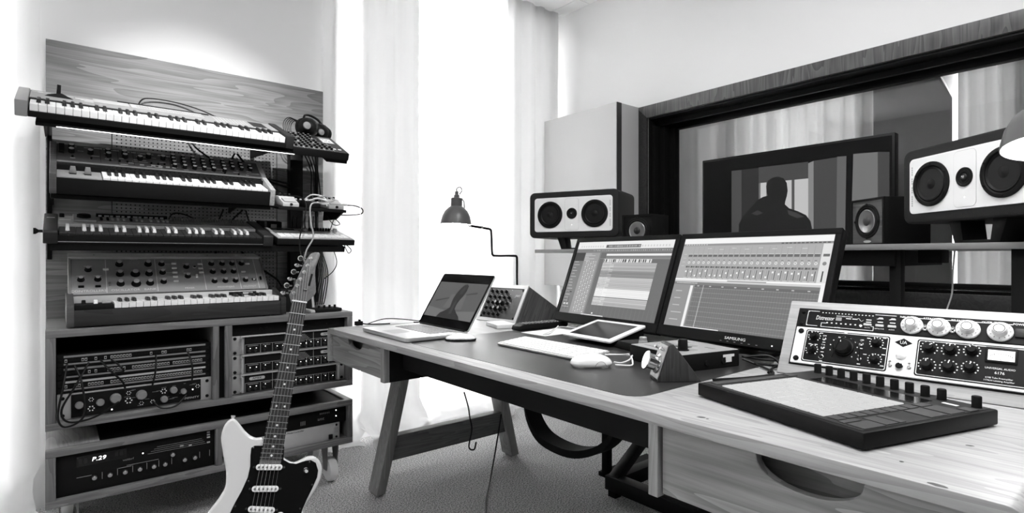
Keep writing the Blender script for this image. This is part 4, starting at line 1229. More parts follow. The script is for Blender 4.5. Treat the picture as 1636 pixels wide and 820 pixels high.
cable('thin black lead falling diagonally over the right cheek of the knobbed synthesizer', [(0.66, 2.90, 1.46), (0.74, 2.80, 1.41), (0.82, 2.66, 1.33), (0.84, 2.58, 1.295)], 0.0022)
cable('black cable loop standing behind the organ keyboard', [(0.375, 2.86, 1.19), (0.40, 2.90, 1.235), (0.45, 2.91, 1.235), (0.52, 2.90, 1.20)], 0.0032)
cable('black cable leaning behind the middle of the organ keyboard', [(0.615, 2.93, 1.27), (0.60, 2.93, 1.23), (0.575, 2.90, 1.19)], 0.004)
cable('black cable slanting behind the organ keyboard, right of the middle', [(0.70, 2.93, 1.27), (0.66, 2.92, 1.23), (0.625, 2.90, 1.19)], 0.004)
cable('black cable hanging straight behind the right end of the organ keyboard', [(0.715, 2.93, 1.27), (0.725, 2.93, 1.23), (0.735, 2.90, 1.19)], 0.004)
cable('black cable dropping from the organ keyboard behind the wooden-cased synthesizer', [(0.695, 2.93, 1.07), (0.72, 2.92, 1.03), (0.78, 2.90, 0.98), (0.845, 2.88, 0.93), (0.86, 2.85, 0.895)], 0.005)
cable('black cable curling behind the top right of the organ tray', [(0.585, 2.93, 1.075), (0.578, 2.93, 1.05), (0.572, 2.93, 1.03)], 0.005)
for k in range(4):
    x = 1.005+0.016*k
    cable(['long black lead bowing from the top knob box down the right rail', 'second black lead bowing beside the right rail', 'black lead running close along the right rail', 'black lead nearest the curtain edge'][k],
          [(0.985+0.02*k, 2.90, 1.58), (1.03+0.012*k, 2.92, 1.50), (x+0.03, 2.93, 1.38), (x+0.03, 2.93, 1.28)], 0.0035)
for k in range(7):
    x0 = 0.90+0.02*k
    cable('black lead number %d of the bundle hanging under the pedal shelf' % (k+1) if False else ['lead at the left of the bundle under the pedal shelf', 'black lead under the power box running down', 'slack black lead beside the trunking post under the pedal shelf', 'dark lead crossing the trunking post low down', 'lead passing behind the drum machine at the right', 'lead hanging beside the right rail behind the drum machine', 'rightmost lead of the bundle falling to the cabinet'][k],
          [(x0, 2.80, 1.245), (x0+0.03, 2.88, 1.18), (1.03+0.008*k, 2.90, 1.08), (1.045+0.010*k, 2.88, 0.96), (1.00+0.012*k, 2.82, 0.85), (0.985+0.01*k, 2.78, 0.80)], 0.003)
for k in range(3):
    cable(['looped thin lead below the right end of the pedal shelf', 'small lead loop under the drum machine corner', 'thin lead loop hanging right of the guitar head'][k],
          [[(1.00, 2.62, 1.24), (1.05, 2.66, 1.20), (1.09, 2.68, 1.205), (1.06, 2.68, 1.225), (1.05, 2.72, 1.15)],
           [(1.07, 2.58, 1.10), (1.10, 2.60, 1.06), (1.115, 2.60, 1.075), (1.10, 2.62, 1.10)],
           [(1.055, 2.70, 1.10), (1.09, 2.72, 1.02), (1.08, 2.74, 0.97), (1.04, 2.76, 0.93)]][k], 0.0022)
cable('pale grey lead looping over the pedals and down in front of the drum machine', [(0.93, 2.60, 1.315), (0.97, 2.55, 1.325), (0.99, 2.50, 1.305), (0.93, 2.47, 1.285), (0.87, 2.46, 1.275), (0.865, 2.455, 1.20), (0.875, 2.45, 1.13), (0.845, 2.45, 1.07), (0.835, 2.46, 1.01)], 0.0034, 'cable_grey')
cable('second pale lead rising from the left pedal and dropping to the guitar head', [(0.80, 2.62, 1.32), (0.85, 2.56, 1.315), (0.86, 2.50, 1.275), (0.835, 2.455, 1.20), (0.815, 2.45, 1.12), (0.82, 2.45, 1.06), (0.84, 2.46, 1.00)], 0.003, 'cable_black')
cable('pale curled patch lead between the two pale pedals', [(0.90, 2.60, 1.300), (0.93, 2.56, 1.312), (0.965, 2.54, 1.305), (0.97, 2.52, 1.29), (0.94, 2.51, 1.284), (0.91, 2.50, 1.29)], 0.003, 'cable_white')
cable('white patch lead bent over the right pale pedal', [(0.905, 2.66, 1.31), (0.93, 2.62, 1.335), (0.965, 2.56, 1.32), (0.968, 2.53, 1.275)], 0.0036, 'cable_white')
cable('black patch lead with a silver plug curling out of the right pedal into the curtain', [(1.075, 2.56, 1.290), (1.115, 2.555, 1.289), (1.15, 2.55, 1.275), (1.145, 2.55, 1.252), (1.09, 2.56, 1.243), (1.04, 2.58, 1.243)], 0.0028, plug=[((1.040, 2.555, 1.291), (1, 0, 0), 'chrome')])
# patch cords drooping in front of the left rack bay
for k, (lab, pts) in enumerate((
    ('black patch cord looping from the top patch bay at the left', [(0.025, 2.47, 0.668), (0.015, 2.43, 0.60), (0.0, 2.42, 0.50), (0.02, 2.42, 0.46), (0.07, 2.42, 0.49), (0.065, 2.44, 0.60), (0.045, 2.47, 0.66)]),
    ('second black patch cord crossing the left end of the patch bays', [(0.085, 2.47, 0.665), (0.05, 2.43, 0.60), (0.01, 2.42, 0.52), (0.03, 2.42, 0.475), (0.10, 2.42, 0.480), (0.17, 2.43, 0.52)]),
    ('black patch cord slanting from the top patch bay to the preamplifier', [(0.118, 2.47, 0.672), (0.14, 2.44, 0.64), (0.18, 2.44, 0.59), (0.19, 2.45, 0.56)]),
    ('short looped patch cord between two top patch sockets', [(0.15, 2.47, 0.668), (0.175, 2.45, 0.645), (0.185, 2.45, 0.625), (0.16, 2.46, 0.62)]),
    ('upright black patch cord hanging over the middle of the patch bays', [(0.287, 2.47, 0.670), (0.283, 2.44, 0.62), (0.272, 2.44, 0.56)]),
    ('black patch cord hanging near the right end of the patch bays', [(0.392, 2.47, 0.672), (0.402, 2.44, 0.62), (0.402, 2.44, 0.56)]),
    ('black cord drooping below the right of the preamplifier', [(0.275, 2.455, 0.500), (0.30, 2.43, 0.475), (0.345, 2.43, 0.475), (0.385, 2.455, 0.505)]))):
    cable(lab, pts, 0.0034, grp='patch cords of the left rack bay')

# ---------------------------------------------------------------- small gear on the cabinet top, behind the guitar head
r = thing('effects_pedal', 'upright grey pedal with one large black knob behind the guitar head', 'pedal', (0.905, 2.62, 0.789), (R(-12), 0, 0), 'compact effects pedals')
MB().box(-0.038, 0.038, 0, 0.045, 0, 0.150).build('case', 'grey_light', r, bev=0.003)
MB().box(-0.030, 0.030, -0.003, 0, 0.100, 0.142).build('knob_plate', 'grey_mid', r, bev=0.001)
place('knob', knob_mesh(0.017, 0.016, 'black', 'black', 18), 'black', r, (0.0, -0.003, 0.122), (R(90), 0, 0))
MB().box(-0.032, 0.026, -0.004, 0, 0.010, 0.072).build('treadle', 'black', r, bev=0.002)
b = MB()
for k in range(5): b.box(-0.024+k*0.010, -0.018+k*0.010, -0.001, 0, 0.080, 0.094)
b.build('printed_marks', 'charcoal', r)
r = thing('speaker_box', 'small black box beside the right end of the wooden-cased synthesizer', 'box', (0.825, 2.60, 0.789))
MB().box(-0.045, 0.050, 0, 0.12, 0, 0.105).build('case', 'black', r, bev=0.004)
MB().tube([(-0.03, -0.004, 0.094), (-0.02, -0.02, 0.098), (0.0, -0.02, 0.098), (0.01, -0.004, 0.094)], 0.003, 6, 3).build('handle', 'chrome', r, smooth=True)
place('jack', knob_mesh(0.007, 0.006, 'chrome', 'black', 14), 'chrome', r, (0.038, 0, 0.03), (R(90), 0, 0))
r = thing('control_surface', 'flat black controller with short knobs and a pale end on the right cabinet corner', 'controller', (0.955, 2.485, 0.789), (0, 0, 0.04))
MB().prism([(-0.062, 0.0), (0.065, 0.0), (0.068, 0.008), (0.066, 0.016), (-0.058, 0.016)], 'y', 0, 0.10).build('case', 'black', r, bev=0.002)
MB().prism([(-0.080, 0.0), (-0.056, 0.0), (-0.062, 0.014), (-0.078, 0.014)], 'y', 0, 0.10).build('end_cap', 'grey_light', r, bev=0.002)
for k in range(4): place('knob', knob_mesh(0.0055, 0.014, 'black', 'grey_mid', 12), 'black', r, (-0.03+k*0.025, 0.03, 0.016))
# ================================================================ desk
ZD = 0.740; DX0, DX1, DY0, DY1 = 0.885, 1.985, 0.115, 2.312
dk = thing('desk', 'long oak desk with two drawers, splayed trestle legs and a black writing inlay', 'desk', (1.43, 1.21, 0))
def arc(cx, cz, rad, a0, a1, n=5): return [(cx+rad*math.cos(R(a0+(a1-a0)*k/n)), cz+rad*math.sin(R(a0+(a1-a0)*k/n))) for k in range(n+1)]
prof = [(DY1, 0.600)] + arc(DY1-0.022, ZD-0.022, 0.022, 0, 90) + arc(DY0+0.022, ZD-0.022, 0.022, 90, 180) + [(DY0, 0.590), (DY0+0.022, 0.590)]
prof += [(DY0+0.022, ZD-0.036), (DY0+0.034, ZD-0.023), (DY1-0.034, ZD-0.023), (DY1-0.022, ZD-0.036), (DY1-0.022, 0.600)]
MB().prism(prof, 'x', DX0, DX1).build('top', 'oak_desk', dk, bev=0.0015, seg=2, world=True)
# leather inlay, flush in the top
MB().prism(rrect(0.66, 1.00, 0.05, 6, 0.945+0.33, 0.735+0.50), 'z', ZD, ZD+0.0008).build('writing_inlay', 'leather_black', dk, world=True)
def drawer(y0, y1, yc, hw_, dep, z0, sign):
    n = 14; top = ZD-0.026
    cut = [(yc+hw_*math.cos(R(180.0*k/n)), top-dep*math.sin(R(180.0*k/n))**0.8) for k in range(n+1)]
    poly = [(y0, z0), (y1, z0), (y1, top)] + cut + [(y0, top)]
    f = MB().prism(poly, 'x', 0.898, 0.916).build('drawer', 'oak_drawer', dk, bev=0.001, seg=1, world=True)
    MB().box(0.955, 1.33, y0+0.01, y1-0.01, z0+0.004, z0+0.012).build('drawer_floor', 'oak_box', f, world=False)
    b = MB(); b.box(0.950, 0.962, y0+0.008, y1-0.008, z0+0.004, top-0.004); b.build('drawer_box', 'oak_drawer', f)
    return f
for f in (drawer(1.822, 2.284, 2.055, 0.070, 0.036, 0.602, 1), drawer(0.142, 0.636, 0.372, 0.080, 0.045, 0.585, -1)):
    for ch in f.children: ch.location = tuple(-c for c in (1.43, 1.21, 0))
for (y0, y1) in ((1.790, 1.818), (0.640, 0.662)):
    MB().box(0.888, 0.910, y0, y1, 0.578 if y0 < 1 else 0.594, ZD-0.023).build('divider_strip', 'oak_leg', dk, bev=0.001, seg=1, world=True)
    MB().box(0.910, 1.40, y0, y1, 0.578 if y0 < 1 else 0.594, ZD-0.023).build('drawer_case_side', 'black', dk, world=True)
MB().box(0.918, 1.40, 1.818, DY1-0.022, 0.594, 0.600).build('drawer_case_bottom', 'black', dk, world=True)
MB().box(0.918, 1.40, DY0+0.022, 0.640, 0.578, 0.584).build('drawer_case_bottom', 'black', dk, world=True)
MB().box(0.962, 0.985, 0.662, 1.790, 0.636, ZD-0.023).build('apron', 'black', dk, bev=0.001, seg=1, world=True)
MB().box(0.985, 1.30, 0.662, 1.790, 0.655, 0.668).build('under_tray', 'black', dk, world=True)
for (ya, yb) in ((2.205, 2.290), (0.135, 0.220)):
    MB().prism([(1.060, 0.010), (1.102, 0.010), (1.272, ZD-0.023), (1.228, ZD-0.023)], 'y', ya, yb).build('leg', 'oak_leg', dk, bev=0.002, world=True)
    MB().prism([(1.862, 0.010), (1.815, 0.010), (1.645, ZD-0.023), (1.690, ZD-0.023)], 'y', ya, yb).build('leg', 'oak_leg', dk, bev=0.002, world=True)
    for x in (1.068, 1.822):
        MB().box(x, x+0.032, ya+0.02, yb-0.02, 0, 0.010).build('foot', 'grey_mid', dk, world=True)
    ym = (ya+yb)/2
    MB().prism([(1.105, 0.138), (1.828, 0.138), (1.802, 0.244), (1.130, 0.244)], 'y', ym-0.024, ym+0.024).build('stretcher', 'oak_case', dk, bev=0.0015, world=True)
# knots of the top
kn = MB()
def knot(x, y, rx, ry, a):
    M = Matrix.Translation((x, y, ZD+0.0002)) @ Matrix.Rotation(R(a), 4, 'Z')
    kn.add([(rx*math.cos(k*math.pi/6)*(1+0.15*math.sin(k*2.3)), ry*math.sin(k*math.pi/6), 0) for k in range(12)], [tuple(range(12))], M)
knot(0.930, 0.573, 0.008, 0.0045, -60); knot(0.930, 0.560, 0.003, 0.0025, 0); knot(1.12, 0.215, 0.0035, 0.0060, 20); knot(0.955, 0.262, 0.003, 0.003, 0); knot(0.893, 0.205, 0.005, 0.012, -5)
kn.build('wood_knots', 'walnut_side', dk, world=True)

# cable sling and low black foot frame under the desk
s = thing('cable_sling', 'sagging black cable sling under the middle of the desk', 'cable tray', (1.55, 1.6, 0.3))
P = [(1.58, 1.84, 0.62), (1.57, 1.80, 0.46), (1.56, 1.76, 0.37), (1.55, 1.68, 0.31), (1.55, 1.56, 0.292), (1.55, 1.45, 0.308), (1.55, 1.34, 0.365), (1.55, 1.27, 0.46), (1.55, 1.24, 0.60)]
Q = spline(P, 5); b = MB(); vs = []; fs = []
for p in Q: vs += [(p.x-0.03, p.y, p.z), (p.x+0.05, p.y, p.z), (p.x+0.05, p.y, p.z-0.03), (p.x-0.03, p.y, p.z-0.03)]
for i in range(len(Q)-1):
    for k in range(4): fs.append((i*4+k, i*4+(k+1) % 4, i*4+4+(k+1) % 4, i*4+4+k))
fs += [(0, 1, 2, 3), tuple(len(vs)-4+k for k in (3, 2, 1, 0))]
b.add(vs, fs); b.build('sling', 'black', s, smooth=True, world=True)
o = thing('foot_frame', 'low black wooden foot frame on the carpet beneath the right drawer', 'footrest', (1.95, 1.40, 0))
MB().box(1.84, 1.90, 1.10, 1.60, 0.03, 0.09).build('rail', 'black_satin', o, bev=0.002, world=True)
MB().box(1.90, 2.40, 1.54, 1.60, 0.03, 0.09).build('rail', 'black_satin', o, bev=0.002, world=True)
MB().box(1.90, 2.40, 1.10, 1.16, 0.03, 0.09).build('rail', 'black_satin', o, bev=0.002, world=True)
for (x, y) in ((1.85, 1.11), (1.85, 1.55), (2.35, 1.11), (2.35, 1.55)):
    MB().box(x, x+0.04, y, y+0.04, 0, 0.03).build('foot', 'rubber', o, world=True)
MB().prism([(1.85, 0.09), (1.91, 0.09), (2.30, 0.34), (2.24, 0.34)], 'y', 1.54, 1.59).build('slope_rail', 'black_satin', o, bev=0.002, world=True)
MB().prism([(1.85, 0.09), (1.91, 0.09), (2.30, 0.34), (2.24, 0.34)], 'y', 1.11, 1.16).build('slope_rail', 'black_satin', o, bev=0.002, world=True)
MB().box(2.23, 2.29, 1.16, 1.54, 0.29, 0.33).build('top_rail', 'black_satin', o, bev=0.002, world=True)
o = thing('stool', 'low round black stool cut by the bottom edge, right of the guitar', 'stool', (0.790, 1.850, 0))
MB().lathe([(0, 0.088), (0.09, 0.088), (0.118, 0.082), (0.125, 0.070), (0.120, 0.056), (0, 0.056)], 36).build('cushion', 'black', o, smooth=True)
MB().lathe([(0.10, 0), (0.10, 0.010), (0.03, 0.016), (0.03, 0.056)], 28).build('base', 'black_satin', o, smooth=True)
def cable2(label, pts, rad=0.0028, m_='cable_black', grp='desk cables'):
    return cable(label, pts, rad, m_, grp=grp)
cable2('black lead dropping from the trestle to the carpet', [(1.70, 2.15, 0.26), (1.66, 2.13, 0.15), (1.56, 2.05, 0.02), (1.42, 1.90, 0.006), (1.25, 1.70, 0.006), (1.05, 1.62, 0.006)], 0.004)
cable2('black lead draped over the left stretcher', [(1.58, 2.30, 0.36), (1.57, 2.25, 0.30), (1.555, 2.215, 0.258), (1.56, 2.205, 0.20), (1.54, 2.20, 0.12), (1.57, 2.20, 0.10), (1.59, 2.21, 0.13)], 0.004)

# ================================================================ speaker bridge, loudspeakers
br = thing('speaker_bridge', 'raised shelf on black posts along the back of the desk, carrying the speakers', 'shelf', (2.15, 1.09, 0))
MB().box(1.955, 2.57, -0.10, 2.185, 1.062, 1.080).build('shelf_board', 'grey_mid', br, bev=0.001, world=True)
MB().box(1.975, 2.50, 0.56, 1.75, 1.012, 1.062).build('cross_beam', 'black', br, bev=0.001, world=True)
for y in (0.548, 1.72, 0.235):
    MB().box(1.980, 2.02, y, y+0.030 if y > 0.3 else y+0.06, ZD if False else 0.0, 1.062).build('post', 'black', br, bev=0.001, world=True) if False else MB().box(1.990, 2.03, y, y+0.030 if y > 0.3 else y+0.06, 0.0, 1.062).build('post', 'black', br, bev=0.001, world=True)
    MB().box(1.99, 2.36, y-0.02, y+0.05, 0.0, 0.02).build('foot', 'black', br, world=True)
MB().box(2.05, 2.13, 0.46, 0.52, 1.022, 1.062).build('junction_box', 'black', br, bev=0.002, world=True)

def loudspeaker(label, x, y, z, yaw, grp, sc_=1.0):
    r = thing('loudspeaker', label, 'loudspeaker', (x, y, 1.080), (0, 0, R(yaw-90)), grp)
    W, H_, D = 0.500, 0.246, 0.300; zb = z-1.080
    r.scale = (sc_, sc_, sc_)
    MB().prism(rrect(W, H_, 0.028, 5, 0, zb+H_/2), 'y', 0, D).build('cabinet', 'vinyl_black', r, bev=0.007, seg=3)
    MB().prism(rrect(0.436, 0.182, 0.016, 5, 0, zb+H_/2), 'y', -0.003, 0.002).build('baffle', 'baffle_white', r, bev=0.001, seg=1)
    zc = zb+H_/2
    MB().prism(rrect(0.079, 0.170, 0.016, 5, -0.002, zc), 'y', -0.0034, -0.003).build('tweeter_plate', 'grey_light', r)
    MB().prism(rrect(0.077, 0.168, 0.015, 5, -0.002, zc), 'y', -0.0040, -0.003).build('tweeter_plate_face', 'baffle_white', r)
    for s in (-1, 1):
        M = Matrix.Translation((s*0.125-0.002, -0.003, zc)) @ Matrix.Rotation(R(90), 4, 'X')
        wf = MB().lathe([(0.0715, 0), (0.0715, 0.004), (0.068, 0.006), (0.060, 0.006), (0.057, 0.003), (0.057, 0)], 40, M).build('woofer_ring', 'rubber', r, smooth=True)
        MB().lathe([(0.057, 0.001), (0.053, 0.005), (0.048, 0.001), (0.045, -0.001), (0.020, -0.006+0.0055), (0.018, 0.0), (0.012, 0.004), (0.0, 0.006)], 36, M).build('woofer_cone', 'cone', wf, smooth=True, angle=60)
        for a in range(30, 390, 60):
            q = M @ Vector((0.0645*math.cos(R(a)), 0.0645*math.sin(R(a)), 0.006))
            MB().lathe([(0.0036, 0), (0.003, 0.002), (0, 0.002)], 8, Matrix.Translation(q) @ Matrix.Rotation(R(90), 4, 'X')).build('screw', 'black', wf)
    M = Matrix.Translation((-0.002, -0.004, zc+0.004)) @ Matrix.Rotation(R(90), 4, 'X')
    tw = MB().lathe([(0.029, 0), (0.029, 0.002), (0.023, 0.003), (0.021, 0.0015), (0.017, 0.003), (0.013, 0.001), (0.010, 0.001)], 30, M).build('tweeter', 'rubber', r, smooth=True)
    MB().lathe([(0.010, 0.001), (0.008, 0.004), (0.0, 0.006)], 20, M).build('tweeter_dome', 'charcoal', tw, smooth=True)
    MB().lathe([(0.0045, 0.005), (0.003, 0.009), (0, 0.010)], 14, M).build('phase_plug', 'chrome', tw, smooth=True)
    MB().lathe([(0.0022, 0), (0, 0.001)], 8, Matrix.Translation((-0.002, -0.0042, zc-0.056)) @ Matrix.Rotation(R(90), 4, 'X')).build('indicator', 'led_dot', r)
    b = MB()
    for k in range(18):
        if k in (5, 9, 13): continue
        b.box(0.206*(-1 if yaw < 0 else 1)-0.0025, 0.206*(-1 if yaw < 0 else 1)+0.0025, -0.0034, -0.003, zc-0.066+k*0.0074, zc-0.0605+k*0.0074)
    b.build('printed_marks', 'grey_light', r)
    # bracket stand: two splayed cheeks joined by a foot plate
    for s in (-1, 1):
        MB().prism([(s*0.100, zb+0.004), (s*0.056, zb+0.004), (s*0.046, 0.010), (s*0.046, 0.0), (s*0.076, 0.0)], 'y', 0.03, 0.11).build('stand_cheek', 'black_satin', r, bev=0.002)
    MB().box(-0.046, 0.046, 0.03, 0.11, 0.0, 0.010).build('stand_plate', 'black_satin', r)
    return r
loudspeaker('black loudspeaker with a pale front left of the two monitors, under the grey bass trap', 2.090, 2.040, 1.143, 23, 'main loudspeakers')
loudspeaker('large black loudspeaker with a pale front at the right edge, beside the lamp shade', 1.993, 0.391, 1.150, -37, 'main loudspeakers', 0.955)

def cube_speaker(label, x, y, yaw, s, front, side, cn):
    r = thing('cube_speaker', label, 'loudspeaker', (x, y, 1.080), (0, 0, R(yaw-90)), 'small cube speakers')
    MB().box(0, s, 0.006, s, 0.002, s).build('cabinet', side, r, bev=0.002)
    for (a) in ((0, s, 0, 0.006, s-0.008, s), (0, s, 0, 0.006, 0.002, 0.010), (0, 0.008, 0, 0.006, 0.010, s-0.008), (s-0.008, s, 0, 0.006, 0.010, s-0.008)):
        MB().box(*a).build('front_frame', side, r)
    MB().box(0.008, s-0.008, 0.004, 0.0065, 0.010, s-0.008).build('baffle', front, r)
    M = Matrix.Translation((s/2, 0.004, s/2+0.004)) @ Matrix.Rotation(R(90), 4, 'X')
    c = MB().lathe([(0.062, 0), (0.062, 0.003), (0.057, 0.004), (0.054, 0.002), (0.050, 0.005), (0.046, 0.004), (0.044, 0.0)], 36, M).build('driver_ring', 'rubber', r, smooth=True)
    MB().lathe([(0.044, 0.002), (0.040, 0.004), (0.036, 0.0012), (0.018, 0.0005), (0.016, 0.006), (0.008, 0.011), (0, 0.012)], 32, M).build('driver_cone', cn, c, smooth=True, angle=60)
    MB().lathe([(0.042, 0.0041), (0.040, 0.0052), (0.038, 0.0041)], 32, M).build('driver_rim', 'steel', c, smooth=True)
    for a in (0, 90, 180, 270):
        q = M @ Vector((0.060*math.cos(R(a)), 0.060*math.sin(R(a)), 0.003)); MB().lathe([(0.005, 0), (0.004, 0.003), (0, 0.003)], 8, Matrix.Translation(q) @ Matrix.Rotation(R(90), 4, 'X')).build('screw', 'black', c)
    MB().prism([(s/2+0.019*math.cos(k*math.pi/8), 0.0165+0.0045*math.sin(k*math.pi/8)) for k in range(16)], 'y', 0.0025, 0.0042).build('badge', 'grey_light', r)
    return r
cube_speaker('small wooden-fronted cube speaker in front of the right end of the television', 2.318, 0.800, -36, 0.172, 'walnut', 'black', 'panel_dark')
cube_speaker('small dark cube speaker between the left loudspeaker and the left monitor', 2.085, 1.705, 8, 0.160, 'black', 'black', 'charcoal')

# ---------------------------------------------------------------- television on its own pole behind the bridge
tv = thing('television', 'black flat television behind the monitors showing a man seen from behind', 'television', (2.65, 1.626, 1.050), (0, 0, R(-90)))
MB().box(0, 0.876, 0.0, 0.045, 0, 0.503).build('housing', 'black_satin', tv, bev=0.003)
MB().box(0.010, 0.866, -0.0012, 0, 0.014, 0.492).build('screen', 'screen_black', tv)
MB().box(0.38, 0.48, 0.045, 0.085, 0.10, 0.36).build('mount', 'black', tv)
MB().box(0.40, 0.46, 0.055, 0.095, -1.04, 0.12).build('pole', 'black', tv)
MB().box(0.20, 0.66, -0.02, 0.18, -1.05, -1.035).build('foot', 'black', tv)
def film(nm, poly, v, lay): MB().prism(poly, 'y', -0.0013-0.0002*lay, -0.0012).build(nm, tone(v), tv)
film('picture_door', [(.166,.020),(.219,.020),(.219,.428),(.166,.429)], 70, 1)
film('picture_dark_wall', [(.219,.020),(.307,.020),(.307,.427),(.219,.428)], 42, 1)
film('picture_lintel', [(.307,.352),(.538,.350),(.538,.426),(.307,.429)], 66, 1)
film('picture_window', [(.316,.02),(.538,.02),(.538,.350),(.316,.352)], 190, 1)
film('picture_jamb', [(.307,.02),(.316,.02),(.316,.352),(.307,.352)], 100, 1)
film('picture_mullion', [(.464,.02),(.477,.02),(.477,.351),(.464,.351)], 80, 2)
film('picture_window_edge', [(.345,.02),(.352,.02),(.352,.352),(.345,.352)], 90, 2)
film('picture_column', [(.538,.02),(.561,.02),(.561,.427),(.538,.419)], 130, 1)
film('picture_wall', [(.561,.02),(.655,.02),(.659,.430),(.561,.427)], 66, 1)
film('picture_post', [(.655,.02),(.690,.02),(.696,.430),(.659,.432)], 95, 1)
film('picture_lit_wood', [(.712,.02),(.815,.02),(.815,.430),(.723,.435)], 110, 1)
film('picture_lit_wood_dim', [(.815,.02),(.857,.02),(.857,.424),(.815,.430)], 62, 1)
film('picture_man', [(.205,.02),(.205,.155),(.221,.185),(.252,.222),(.283,.250),(.303,.271),(.329,.283),(.352,.287),(.346,.304),(.344,.334),(.352,.359),(.377,.372),(.403,.374),(.428,.362),(.442,.339),(.446,.302),(.442,.277),(.435,.253),(.433,.239),(.453,.219),(.494,.202),(.528,.183),(.548,.154),(.554,.122),(.554,.02)], 24, 3)
film('picture_shoulder', [(.270,.205),(.300,.220),(.330,.205),(.300,.195)], 52, 4)
film('picture_back', [(.445,.212),(.485,.196),(.520,.176),(.490,.170),(.450,.190)], 58, 4)

# ---------------------------------------------------------------- grey bass trap in the corner
bt = thing('bass_trap', 'tall grey fabric bass trap in the corner above the left loudspeaker', 'acoustic panel', (2.80, 2.55, 0.842))
MB().box(2.690, 2.715, 2.245, 2.905, 0.842, 2.010).build('front_face', 'panel_fabric', bt, bev=0.001, seg=1, world=True)
MB().box(2.692, 2.735, 2.240, 2.2449, 0.842, 2.009).build('edge_strip', 'panel_dark', bt, world=True)
MB().box(2.7352, 2.919, 2.240, 2.905, 0.842, 2.008).build('body', 'panel_fabric', bt, world=True)
MB().box(2.7155, 2.735, 2.2455, 2.905, 0.842, 2.008).build('core', 'panel_fabric', bt, world=True)
o = thing('wall_box', 'small white wall box below the grey bass trap', 'socket box', (2.80, 2.78, 0.62))
MB().box(-0.02, 0.118, -0.05, 0.06, 0.0, 0.22).build('box', 'white_plastic', o, bev=0.003)
MB().box(-0.024, -0.02, -0.03, 0.04, 0.03, 0.19).build('cover', 'grey_light', o, bev=0.002)

# ---------------------------------------------------------------- lamps
def desk_lamp(label, base, path, shade_c, tilt, power, br_):
    r = thing('desk_lamp', label, 'lamp', base, group='black desk lamps')
    bx, by, bz = base
    MB().lathe([(0.055, 0), (0.055, 0.012), (0.050, 0.016), (0.018, 0.018), (0.014, 0.05), (0, 0.05)], 28, Matrix.Translation(base)).build('base', 'black_satin', r, smooth=True, world=True)
    MB().tube(path, 0.0060, 10, 3).build('arm', 'black_satin', r, smooth=True, world=True)
    M = Matrix.Translation(shade_c) @ Euler(tilt).to_matrix().to_4x4()
    sh = MB().lathe([(0.076, -0.002), (0.074, 0.012), (0.068, 0.038), (0.055, 0.064), (0.036, 0.082), (0.028, 0.087), (0.028, 0.125), (0.024, 0.128), (0.014, 0.129), (0.014, 0.142), (0.009, 0.144), (0.009, 0.160), (0, 0.161), (0, 0.158), (0.006, 0.150), (0.010, 0.128), (0.026, 0.120), (0.026, 0.086), (0.034, 0.080), (0.053, 0.062), (0.066, 0.036), (0.072, 0.012), (0.0745, -0.002), (0.076, -0.002)], 36, M)
    so = sh.build('shade', 'shade_grey', r, smooth=True, world=True)
    MB().lathe([(0.0742, -0.0015), (0.0715, 0.012), (0.0655, 0.036), (0.0525, 0.0615), (0.0335, 0.0795), (0.0255, 0.0855)], 36, M, cap=False).build('shade_lining', 'white_plastic', so, smooth=True).location = tuple(-c for c in base)
    MB().lathe([(0, -0.004), (0.018, 0.0), (0.029, 0.012), (0.032, 0.028), (0.026, 0.048), (0.014, 0.070), (0.012, 0.088), (0, 0.09)], 24, M).build('bulb', 'bulb_glow', r, smooth=True, world=True)
    a = M @ Vector((0, 0, 0.160)); c = M @ Vector((0.028, 0, 0.10))
    MB().tube([a, a+Vector((0.0, 0, 0.014)), a+Vector((0.016, -0.004, 0.022)), a+Vector((0.026, -0.006, 0.006)), a+Vector((0.012, -0.004, -0.014))], 0.0026, 6, 5).build('cord_loop', 'cable_black', r, smooth=True, world=True)
    MB().tube([c+Vector((0.0, 0, 0.03)), c+Vector((0.012, -0.006, 0.012)), c+Vector((0.014, -0.006, -0.02))], 0.0035, 6, 4).build('knuckle_lever', 'steel', r, smooth=True, world=True)
    ld = bpy.data.lights.new('lamp_bulb', 'SPOT'); ld.energy = power; ld.spot_size = R(150); ld.spot_blend = 0.6; ld.shadow_soft_size = 0.05
    lo = bpy.data.objects.new('bulb_light', ld); col.objects.link(lo); lo.parent = r
    p = M @ Vector((0, 0, -0.006)); lo.location = p-Vector(base); lo.rotation_euler = tilt
    return r
YL = 2.26; k_ = YL/2.3
def lp(x, z): return (x*k_, YL, 1.04+(z-1.04)*k_)
L1 = desk_lamp('black jointed desk lamp with a lit bell shade in front of the bright curtains', (1.895, 2.25, ZD),
          [(1.895, 2.25, ZD+0.04), lp(1.928, 0.90), lp(1.928, 1.02), lp(1.924, 1.042), lp(1.905, 1.047), lp(1.78, 1.047), lp(1.763, 1.052), lp(1.757, 1.068), lp(1.752, 1.17), lp(1.744, 1.184), lp(1.730, 1.188), lp(1.62, 1.199)],
          lp(1.531, 1.205), (R(0), R(2), 0), 5, None)
MB().tube([lp(1.625, 1.198), lp(1.610, 1.200), lp(1.585, 1.235)], 0.005, 8, 3).build('shade_joint', 'steel', L1, smooth=True, world=True)
MB().cyl(lp(1.690, 1.186), lp(1.690, 1.200), 0.008, None, 10).build('arm_collar', 'steel', L1, world=True)
L2 = desk_lamp('black desk lamp with a lit shade cut by the right edge of the picture', (1.80, 0.02, ZD),
          [(1.80, 0.02, ZD+0.04), (1.80, 0.02, 1.20), (1.78, 0.03, 1.42), (1.70, 0.06, 1.46), (1.58, 0.12, 1.445), (1.50, 0.165, 1.42)],
          (1.500, 0.165, 1.258), (R(-3), R(13), 0), 2.6, None)
